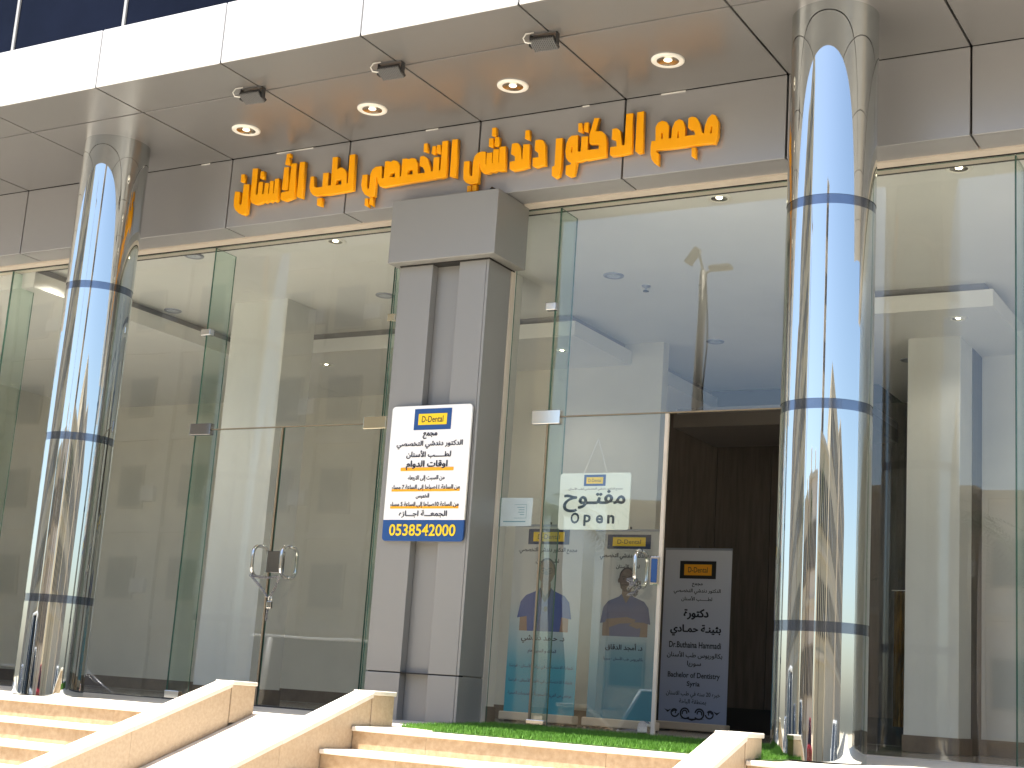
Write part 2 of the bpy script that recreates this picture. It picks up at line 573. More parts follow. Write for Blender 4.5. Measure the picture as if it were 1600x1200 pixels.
# ================================================================== CANOPY
ZS, ZT, YE, YM, YF = 4.81, 5.31, -2.10, -1.553, -0.40
JX = [-17.798 + 1.302 * k for k in range(17)]            # joints of the panelling (… -8.69, -7.38 … -2.17 …)
G = 0.0075
canopy = thing('canopy', 'grey metal canopy over the shopfront with white sunlit front edge', 'canopy', loc=(-5.4, -1.2, ZS))
b = MB(); b.box(JX[0], JX[-1], YE + 0.03, 0.3, ZS + 0.035, ZT - 0.03); b.build('core', 'joint', canopy)
for i in range(len(JX) - 1):
    x0, x1 = JX[i] + G, JX[i + 1] - G
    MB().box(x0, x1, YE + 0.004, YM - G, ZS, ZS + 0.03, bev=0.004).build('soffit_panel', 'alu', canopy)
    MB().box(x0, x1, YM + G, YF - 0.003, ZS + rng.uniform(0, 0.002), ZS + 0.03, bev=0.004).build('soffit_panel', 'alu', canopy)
    MB().box(x0, x1, YE, YE + 0.026, ZS + 0.002, ZT, bev=0.004).build('front_panel', 'alu_sunlit', canopy)
    MB().box(x0, x1, YE + 0.03, -1.86, ZT - 0.028, ZT - 0.002).build('top_panel', 'alu_sunlit', canopy)

# sign band: panels behind the orange letters, with an underside down to the glass head
ZB = 4.165
band = thing('sign_band', 'grey panelled wall band under the canopy carrying the orange lettering', 'wall panel', loc=(-5.4, -0.2, ZB))
b = MB(); b.box(JX[0], JX[-1], YF + 0.03, 0.25, ZB + 0.03, ZS + 0.03); b.build('core', 'joint', band)
for i in range(len(JX) - 1):
    x0, x1 = JX[i] + G, JX[i + 1] - G
    MB().box(x0, x1, YF, YF + 0.026, ZB, ZS - 0.0015, bev=0.004).build('band_panel', 'alu_band_lit', band)
    MB().box(x0, x1, YF + 0.03, -0.115, ZB + 0.002, ZB + 0.026).build('underside_panel', 'alu_band_lit', band)
MB().box(JX[0], JX[-1], -0.112, -0.012, ZB - 0.012, ZB + 0.024).build('head_rail', 'cream_frame', band)
MB().box(JX[0], JX[-1], -0.0115, -0.004, ZB - 0.02, ZB + 0.02).build('gasket', 'joint', band)
MB().box(JX[0], JX[-1], 0.02, 0.11, ZB - 0.012, ZB + 0.024).build('head_rail', 'cream_frame', band)

for x, w in ((-7.98, 0.20), (-6.55, 0.06), (-5.12, 0.03), (-4.38, 0.10), (-9.0, 0.05)):  # thin white slivers along the top edge of the band
    MB().box(x - w, x + w, YF - 0.006, YF - 0.001, ZS - 0.012, ZS - 0.003).build('white_strip', 'cable_white', band)

# curtain wall of the storey above
tower = thing('curtain_wall', 'dark glass curtain wall with pale mullions above the canopy', 'building', loc=(-5.4, -1.5, ZT))
for r in range(4):
    z0 = ZT + r * 1.9
    for i in range(len(JX) - 1):
        MB().box(JX[i] + 0.016, JX[i + 1] - 0.016, -1.885, -1.86, z0 + 0.01, z0 + 1.88).build('pane', 'tower_glass', tower)
for i in range(len(JX)):
    MB().box(JX[i] - 0.013, JX[i] + 0.013, -1.90, -1.85, ZT, ZT + 7.6).build('mullion', 'mullion', tower)
MB().box(JX[0], JX[-1], -1.84, 6.0, ZT, ZT + 7.6).build('storey_block', 'joint', tower)

# ================================================================== MIRROR COLUMNS
def column(x, y, label):
    t = thing('steel_column', label, 'column', 'mirror steel columns carrying the canopy', loc=(x, y, 0))
    zs = [0.0, 0.79, 2.14, 3.455, ZS + 0.01]
    R = 0.285
    for k in range(4):
        z0 = zs[k] + (0.032 if k else 0.012); z1 = zs[k + 1] - (0.032 if k < 3 else 0)
        MB().lathe((x, y, 0), [(R, z0), (R, z1)], 96).build('drum', 'steel', t)
        if k:
            MB().lathe((x, y, 0), [(R - 0.003, zs[k] - 0.033), (R - 0.003, zs[k] + 0.033)], 96).build('joint_band', 'steel_band', t)
    MB().lathe((x, y, 0), [(R - 0.015, 0.0), (R - 0.012, 0.014)], 48).build('base_ring', 'joint', t)
column(-9.475, -1.03, 'mirror polished steel column standing at the top of the left stairs')
column(-2.893, -1.13, 'mirror polished steel column standing beside the open doorway')

# ================================================================== PILLAR WITH CAPITAL
pil = thing('pillar', 'grey panel clad pillar with box capital carrying the opening hours board', 'pillar', loc=(-6.305, -0.2, 0))
PF = -0.42
MB().box(-6.70, -5.91, PF + 0.085, -0.035, 0.0, 3.64).build('core', 'alu_pillar', pil)
for (z0, z1) in ((0.0, 0.375), (0.385, 3.628)):
    MB().box(-6.72, -6.42, PF, PF + 0.08, z0, z1, bev=0.004).build('shaft_panel', 'alu_pillar', pil)
    MB().box(-6.165, -5.915, PF, PF + 0.08, z0, z1, bev=0.004).build('shaft_panel', 'alu_pillar', pil)
    MB().box(-5.912, -5.89, PF, -0.07, z0, z1, bev=0.003).build('side_panel', 'alu_pillar', pil)
    MB().box(-6.745, -6.722, PF + 0.01, -0.07, z0, z1, bev=0.003).build('side_panel', 'alu_pillar', pil)
MB().box(-6.72, -5.905, PF + 0.006, PF + 0.08, 0.376, 0.384).build('joint_line', 'joint', pil)
MB().box(-5.905, -5.885, -0.065, -0.005, 0.0, 3.63).build('jamb_strip', 'cream_frame', pil)
cap = MB().box(-6.79, -5.785, -0.53, -0.025, 3.63, 4.163, bev=0.006).build('capital', 'alu_pillar', pil)
MB().box(-6.73, -5.88, -0.435, -0.03, 3.620, 3.629).build('shadow_gap', 'joint', pil)
b = MB(); b.prism([(-5.93, -0.47, 4.166), (-5.86, -0.44, 4.166), (-5.87, -0.43, 4.2), (-5.90, -0.45, 4.215)], (0.0, 0.03, 0.0))
tag(b.build('cable_stub', 'joint'), 'small black cable end lying on top of the pillar capital', 'cable')

# ================================================================== STAIRS, RAMP, LANDING
NY, TR, RI = -1.80, 0.33, 0.145
NST = 9
LZ = lambda y: 0.036 * max(0.0, (y + 1.5) / 1.5)      # the landing drains gently outwards
XR0, XR1 = -7.25, -5.83      # inner side of the ramp walls
b = MB()
for xa, xb, yf in ((-16.3, -7.25, NY + 0.30), (-5.98, 1.6, NY + 0.30), (-7.25, -5.98, -1.30)):
    b.prism([(xa, yf, -0.30), (xa, yf, LZ(yf)), (xa, 0.06, LZ(0.06)), (xa, 0.06, -0.30)], (xb - xa, 0, 0))
b.build('landing', 'stone_top')['kind'] = 'structure'
MB().box(-16.3, 1.6, NY + 0.31, 0.4, GZ, -0.301).build('landing_base', 'stone_wall')['kind'] = 'structure'

def stairs(label, x0, x1, seg):
    t = thing('stairs', label, 'stairs', 'limestone stairs up to the landing', loc=((x0 + x1) / 2, NY, GZ))
    n = max(1, round((x1 - x0) / seg))
    xs = [x0 + (x1 - x0) * k / n for k in range(n + 1)]
    for s in range(NST):
        zt = -RI * s
        yf = NY - TR * s
        for a, c in zip(xs, xs[1:]):
            j = rng.uniform(-0.0015, 0.0015)
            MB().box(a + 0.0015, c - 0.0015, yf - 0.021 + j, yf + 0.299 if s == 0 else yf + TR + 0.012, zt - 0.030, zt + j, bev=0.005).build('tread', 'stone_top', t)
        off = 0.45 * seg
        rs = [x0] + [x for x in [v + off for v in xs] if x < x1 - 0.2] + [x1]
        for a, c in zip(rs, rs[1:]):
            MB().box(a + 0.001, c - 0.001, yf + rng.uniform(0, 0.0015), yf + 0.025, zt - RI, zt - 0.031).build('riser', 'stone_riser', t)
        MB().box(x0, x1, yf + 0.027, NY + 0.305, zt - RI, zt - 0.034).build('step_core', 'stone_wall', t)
stairs('long flight of limestone steps below the mirror column, beside the ramp', -16.3, -7.252, 1.3)
stairs('flight of limestone steps leading up to the green turf strip', -5.828, -3.272, 1.28)
stairs('limestone steps in front of the base of the mirror column by the doorway', -3.088, 1.6, 1.2)

ramp = thing('ramp', 'pale limestone ramp rising between two sloped walls to the chained glass doors', 'ramp', loc=(-6.6, -3.3, GZ))
SL = 1.0 / 3.0
ye = -1.30 + GZ / SL
ys = [-1.30 + (ye + 1.30) * k / 5 for k in range(6)]
for a, c in zip(ys, ys[1:]):
    z = lambda y: (y + 1.30) * SL
    MB().prism([(-7.098, a - 0.002, z(a)), (-7.098, c + 0.002, z(c)), (-7.098, c + 0.002, min(z(c), z(a)) - 0.06), (-7.098, a - 0.002, z(a) - 0.06)], (1.116, 0, 0)).build('slab', 'stone_top', ramp)
MB().prism([(-7.098, -1.31, -0.07), (-7.098, ye, GZ), (-7.098, -1.31, GZ)], (1.116, 0, 0)).build('ramp_core', 'stone_wall', ramp)

def ramp_wall(label, x0, x1, yfar, top=0.235, bot=-1.3):
    """stone wall with a short level pier by the landing and a coping sloping down to the street"""
    t = thing('ramp_wall', label, 'wall', 'limestone walls beside the ramp and stairs', loc=((x0 + x1) / 2, -3, GZ))
    yn = yfar - 0.26
    ct = 0.03
    yend = -5.35
    zz = lambda y: top - 0.012 + (y - yn) * SL
    o = 0.012
    MB().box(x0, x1, yn, yfar, -0.06, top - ct, bev=0.003).build('pier', 'stone_wall', t)
    MB().box(x0 - o, x1 + o, yn - 0.004, yfar + o, top - ct + 0.001, top, bev=0.006).build('pier_cap', 'stone_top', t)
    ys = [yn - 0.006 + (yend - yn) * k / 4 for k in range(5)]
    for a, c in zip(ys, ys[1:]):
        MB().prism([(x0 + 0.004, a - 0.001, zz(a) - ct - 0.002), (x0 + 0.004, c + 0.001, zz(c) - ct - 0.002), (x0 + 0.004, c + 0.001, max(GZ, zz(c) - ct - 1.6)), (x0 + 0.004, a - 0.001, max(GZ, zz(a) - ct - 1.6))], (x1 - x0 - 0.008, 0, 0)).build('wall_slab', 'stone_wall', t)
        MB().prism([(x0 - o, a - 0.0015, zz(a)), (x0 - o, c + 0.0015, zz(c)), (x0 - o, c + 0.0015, zz(c) - ct), (x0 - o, a - 0.0015, zz(a) - ct)], (x1 - x0 + 2 * o, 0, 0)).build('coping', 'stone_top', t)
ramp_wall('sloped limestone wall between the long steps and the ramp', -7.25, -7.10, -1.28)
ramp_wall('sloped limestone wall between the ramp and the steps to the turf', -5.98, -5.83, -1.34)
ramp_wall('sloped limestone wall ending in front of the mirror column by the doorway', -3.27, -3.09, -1.56, top=0.15)

# artificial turf in front of the open doorway
tx0, tx1, ty0, ty1 = -5.76, -2.98, -1.66, -0.03
mb = MB().prism([(tx0, -1.33, 0.002), (tx0, -1.33, LZ(-1.33) + 0.010), (tx0, ty1, LZ(ty1) + 0.010), (tx0, ty1, LZ(ty1) + 0.002)], (-5.301 - tx0, 0, 0))
turf = mb.prism([(-5.3, ty0, 0.002), (-5.3, ty0, 0.008), (-5.3, -1.5, 0.010), (-5.3, ty1, LZ(ty1) + 0.010), (-5.3, ty1, LZ(ty1) + 0.002), (-5.3, -1.5, 0.002)], (tx1 + 5.3, 0, 0)).build('artificial_turf', 'turf_base')
tag(turf, 'strip of bright green artificial turf laid before the open doorway', 'turf', kind='stuff')
N = 60000
px = rng.uniform(tx0, tx1, N); py = rng.uniform(ty0 + 0.0, ty1, N)
keep = ~((px - (-2.893)) ** 2 + (py + 1.13) ** 2 < 0.29 ** 2)
keep &= ~((px > -3.285) & (px < -3.07) & (py < -1.55) & (py > -1.84))
keep &= ~((px < -5.87) & (py > -0.43))
keep &= ~(py < -1.35 - 0.31 * (px + 5.76) / 0.46)
px, py = px[keep], py[keep]; N = len(px)
h = rng.uniform(0.018, 0.034, N); a = rng.uniform(0, 2 * np.pi, N); w = rng.uniform(0.0012, 0.0026, N)
lx, ly = rng.normal(0, 0.010, N), rng.normal(0, 0.010, N)
V = np.empty((N, 3, 3))
V[:, 0] = np.stack([px - w * np.cos(a), py - w * np.sin(a), np.full(N, 0.008)], 1)
V[:, 1] = np.stack([px + w * np.cos(a), py + w * np.sin(a), np.full(N, 0.008)], 1)
V[:, 2] = np.stack([px + lx, py + ly, 0.008 + h], 1)
V[:, :, 2] += (0.036 * np.maximum(0, (py + 1.5) / 1.5))[:, None]
V[:, :, 0] -= turf.location.x; V[:, :, 1] -= turf.location.y; V[:, :, 2] -= turf.location.z
me = bpy.data.meshes.new('turf_blades')
me.from_pydata(V.reshape(-1, 3).tolist(), [], np.arange(N * 3).reshape(-1, 3).tolist())
me.materials.append(MATS['turf_blade'])
o = bpy.data.objects.new('turf_blades', me); link(o, turf); o['kind'] = 'stuff'

# ================================================================== GLASS SHOPFRONT
GT = 0.012
ZH, ZG = 2.42, ZB - 0.02
def gpanel(name, label, x0, x1, z0, z1, cat='glass pane', y=0.0):
    t = thing(name, label, cat, 'fixed panes of the glass shopfront', loc=((x0 + x1) / 2, y, z0))
    glass_pane('pane', x0 + 0.003, x1 - 0.003, y, y + GT, z0, z1, t)
    return t
def patch(t, x0, x1, z0, z1, m='chrome', name='patch_fitting', y0=-0.022, y1=0.034):
    o = MB().box(x0, x1, y0, y1, z0, z1, bev=0.004).build(name, m, t)
    return o
def fin(label, x, y1=0.30):
    t = thing('glass_fin', label, 'glass fin', 'upright glass fins stiffening the shopfront', loc=(x, 0.15, 0))
    glass_pane('pane', x - 0.006, x + 0.006, GT + 0.004, y1, 0.012, ZG, t, 'fin_glass')
    return t
LD0, LDM, LD1 = -9.13, -8.115, -7.09
RD0, RD1, RD2 = -5.50, -4.485, -3.53
p = gpanel('shopfront_glazing', 'tall fixed glass pane at the far end behind the long steps', -16.3, -11.82, 0.012, ZG)
p = gpanel('shopfront_glazing', 'tall fixed glass pane behind the mirror column at the long steps', -11.82, LD0, 0.012, ZG)
p = gpanel('shopfront_glazing', 'large glass pane above the chained double doors', LD0, LD1, ZH + 0.004, ZG)
patch(p, LD0 - 0.05, LD0 + 0.19, ZH - 0.05, ZH + 0.055, 'chrome_dark')
patch(p, LD1 - 0.17, LD1 + 0.06, ZH - 0.05, ZH + 0.055, 'brass_chrome')
patch(p, LD0 - 0.05, LD0 + 0.06, 3.30, 3.36, 'chrome', 'glass_clamp')
patch(p, LD1 - 0.02, LD1 + 0.06, 3.30, 3.36, 'brass_chrome', 'glass_clamp')
MB().box(LD0, LD1, -0.003, GT + 0.003, ZH - 0.006, ZH + 0.003).build('seal', 'sealant', p)
p = gpanel('shopfront_glazing', 'narrow fixed glass pane between the chained doors and the pillar', LD1, -6.75, 0.012, ZG)
p = gpanel('shopfront_glazing', 'narrow fixed glass pane with a paper notice beside the pillar', -5.885, RD0, 0.012, ZG)
notice_panel = p
p = gpanel('shopfront_glazing', 'large glass pane above the open doorway reflecting a street lamp', RD0, RD2, ZH + 0.004, ZG)
patch(p, RD0 - 0.14, RD0 + 0.11, ZH - 0.06, ZH + 0.05, 'chrome')
patch(p, RD0 - 0.08, RD0 + 0.01, 3.285, 3.345, 'chrome', 'glass_clamp')
MB().box(RD0, RD2, -0.003, GT + 0.003, ZH - 0.006, ZH + 0.003).build('seal', 'sealant', p)
gpanel('shopfront_glazing', 'wide fixed glass pane beside the mirror column at the open doorway', RD2, -1.965, 0.012, ZG)
gpanel('shopfront_glazing', 'fixed glass pane past the last green edged seam', -1.965, 1.6, 0.012, ZG)
fin('greenish glass fin on the hinge side of the chained doors, behind the mirror column', LD0 - 0.012)
fin('greenish glass fin against the pillar by the chained doors', LD1 + 0.012)
fin('greenish glass fin between the paper notice and the open sign', RD0 - 0.012)
fin('greenish glass fin at the outermost seam beyond the doorway column', -1.965)
fin('greenish glass fin at the seam behind the far end of the long steps', -11.82)
MB().box(-16.3, LD0, -0.03, 0.064, 0.0, 0.042).build('threshold', 'grey_dark')['kind'] = 'structure'
MB().box(LD0, LD1, -0.05, 0.064, 0.0, 0.047).build('door_threshold', 'grey_dark')['kind'] = 'structure'
MB().box(RD2, 1.6, -0.03, 0.064, 0.0, 0.042).build('threshold', 'cream_frame')['kind'] = 'structure'

def handle(t, x, zc=1.245, hgt=0.30, d=0.10):
    """a pair of chrome D pulls, one on either face of the pane"""
    for s, y0 in ((-1, 0.0), (1, GT)):
        r = 0.075
        pts = [(x, y0, zc - hgt / 2 + 0.02)]
        y = lambda f: y0 + s * d * f
        for k in range(7):
            a = math.pi / 2 * k / 6
            pts.append((x, y0 + s * (d - r + r * math.sin(a)), zc - hgt / 2 + 0.02 + r - r * math.cos(a)) if True else None)
        for k in range(7):
            a = math.pi / 2 * k / 6
            pts.append((x, y0 + s * (d - r + r * math.cos(a)), zc + hgt / 2 - 0.02 - r + r * math.sin(a)))
        pts.append((x, y0, zc + hgt / 2 - 0.02))
        MB().tube(pts, 0.0155, 10).build('handle', 'chrome', t)
def door(name, label, x0, x1, z0, z1, hx, lock=None):
    t = thing(name, label, 'glass door', 'frameless glass doors', loc=((x0 + x1) / 2, 0, z0))
    glass_pane('pane', x0 + 0.004, x1 - 0.004, 0, GT, z0, z1, t)
    handle(t, hx)
    return t
d = door('glass_door', 'closed frameless glass door chained shut, nearer the mirror column', LD0, LDM, 0.05, ZH - 0.008, -8.235)
patch(d, LD0 + 0.0, LD0 + 0.16, 0.03, 0.11, 'chrome')
b = MB(); b.box(LDM - 0.02, LDM - 0.004, -0.008, GT + 0.008, 0.05, ZH - 0.01); b.build('edge_strip', 'sealant', d)
d = door('glass_door', 'closed frameless glass door chained shut, nearer the pillar', LDM, LD1, 0.05, ZH - 0.008, -7.925)
patch(d, LD1 - 0.16, LD1, 0.03, 0.11, 'chrome')
patch(d, LDM - 0.03, LDM + 0.125, 1.15, 1.335, 'chrome_dark', 'lock_case')  # chrome darkened in colour to carry the dark reflection on the case
MB().lathe((0, 0, 0), [(0.0001, 0.006), (0.012, 0.006), (0.014, 0.0)], 16).build('keyhole', 'brass_chrome', d).matrix_basis = Matrix.Translation((LDM + 0.05 - d.location.x, -0.024, 1.22 - 0.05)) @ Matrix.Rotation(math.pi / 2, 4, 'X')
d = 0
d = door('glass_door', 'glass door leaf with the hanging open sign, beside the open doorway', RD0, RD1, 0.05, ZH - 0.008, -4.645)
patch(d, RD0 - 0.02, RD0 + 0.13, 0.035, 0.10, 'chrome')
MB().box(RD0 - 0.012, RD0 + 0.003, -0.005, GT + 0.003, 0.10, ZH - 0.06).build('edge_strip', 'sealant', d)
patch(d, RD1 - 0.075, RD1 - 0.004, 1.13, 1.335, 'chrome', 'lock_case')
MB().box(RD1 - 0.064, RD1 - 0.016, -0.026, -0.021, 1.145, 1.32, bev=0.003).build('lock_reflection', 'blue', d)  # blue reflection on the chrome lock, painted as a thin coloured plate
MB().box(RD1 - 0.016, RD1 + 0.012, -0.006, GT + 0.006, 0.05, ZH - 0.01).build('edge_strip', 'cream_frame', d)
b = MB(); b.box(RD1 - 0.11, RD1 - 0.035, -0.024, 0.036, 0.052, 0.115)
b.prism([(RD1 - 0.0725 + 0.0375 * math.cos(a), -0.024, 0.1145 + 0.0375 * math.sin(a)) for a in [math.pi * k / 12 for k in range(13)]], (0, 0.06, 0))
b.build('bottom_lock', 'chrome', d)
# second leaf of the open doorway, swung inwards
t = thing('glass_door', 'glass door leaf swung open into the shop, mostly behind the mirror column', 'glass door', 'frameless glass doors', loc=(RD2, 0.5, 0.05))
glass_pane('pane', RD2 + 0.01, RD2 + 0.022, 0.03, 0.97, 0.05, ZH - 0.008, t)

# chains and padlock on the doors
def chain(name, label, pts, n, group, r=0.011, tk=0.0032):
    P = [Vector(p) for p in pts]
    L = [0]
    for a, c in zip(P, P[1:]): L.append(L[-1] + (c - a).length)
    b = MB()
    for k in range(n):
        s = L[-1] * (k + 0.5) / n
        i = max(j for j in range(len(P) - 1) if L[j] <= s)
        d = (P[i + 1] - P[i]).normalized()
        c = P[i] + d * (s - L[i])
        u = d.orthogonal().normalized(); v = d.cross(u)
        a0 = (k % 2) * math.pi / 2 + 0.4
        e = u * math.cos(a0) + v * math.sin(a0)
        lp = [c + d * (1.45 * r * math.cos(t)) + e * (r * 0.8 * math.sin(t)) for t in [2 * math.pi * q / 10 for q in range(10)]]
        b.tube(lp, tk, 5, closed=True)
    return tag(b.build(name, 'chrome_dark'), label, 'chain', group)
def sag(a, c, dz, n=10):
    return [(a[0] + (c[0] - a[0]) * k / n, a[1] + (c[1] - a[1]) * k / n, a[2] + (c[2] - a[2]) * k / n - dz * 4 * (k / n) * (1 - k / n)) for k in range(n + 1)]
chain('chain', 'steel chain hanging slack between the two door handles', sag((-8.235, -0.105, 1.115), (-8.06, -0.07, 0.94), -0.01) + sag((-8.05, -0.07, 0.94), (-7.925, -0.105, 1.10), 0.03)[1:], 34, None)
chain('chain', 'short taut steel chain between the two door handles', sag((-8.225, -0.10, 1.118), (-7.935, -0.10, 1.112), 0.015), 20, None)
chain('chain', 'knotted steel chain bunched at the handle of the open door', [(-4.645 + 0.03 * math.sin(5.1 * t), -0.10 + 0.05 * math.sin(3.3 * t + 1), 1.10 + 0.06 * math.sin(2.3 * t)) for t in [k * 0.12 for k in range(60)]] , 64, None)
pl = thing('padlock', 'small steel padlock hanging from the chain on the closed doors', 'padlock', loc=(-8.02, -0.075, 0.87))
MB().box(-8.045, -7.995, -0.09, -0.066, 0.845, 0.905, bev=0.005).build('body', 'chrome', pl)
MB().tube([(-8.036, -0.078, 0.905), (-8.036, -0.078, 0.93), (-8.03, -0.078, 0.945), (-8.02, -0.078, 0.95), (-8.01, -0.078, 0.945), (-8.004, -0.078, 0.93), (-8.004, -0.078, 0.905)], 0.004, 8).build('shackle', 'chrome', pl)
chain('chain', 'loose chain end dangling below the padlock', [(-8.035, -0.078, 0.84), (-8.04, -0.08, 0.74)], 6, None)

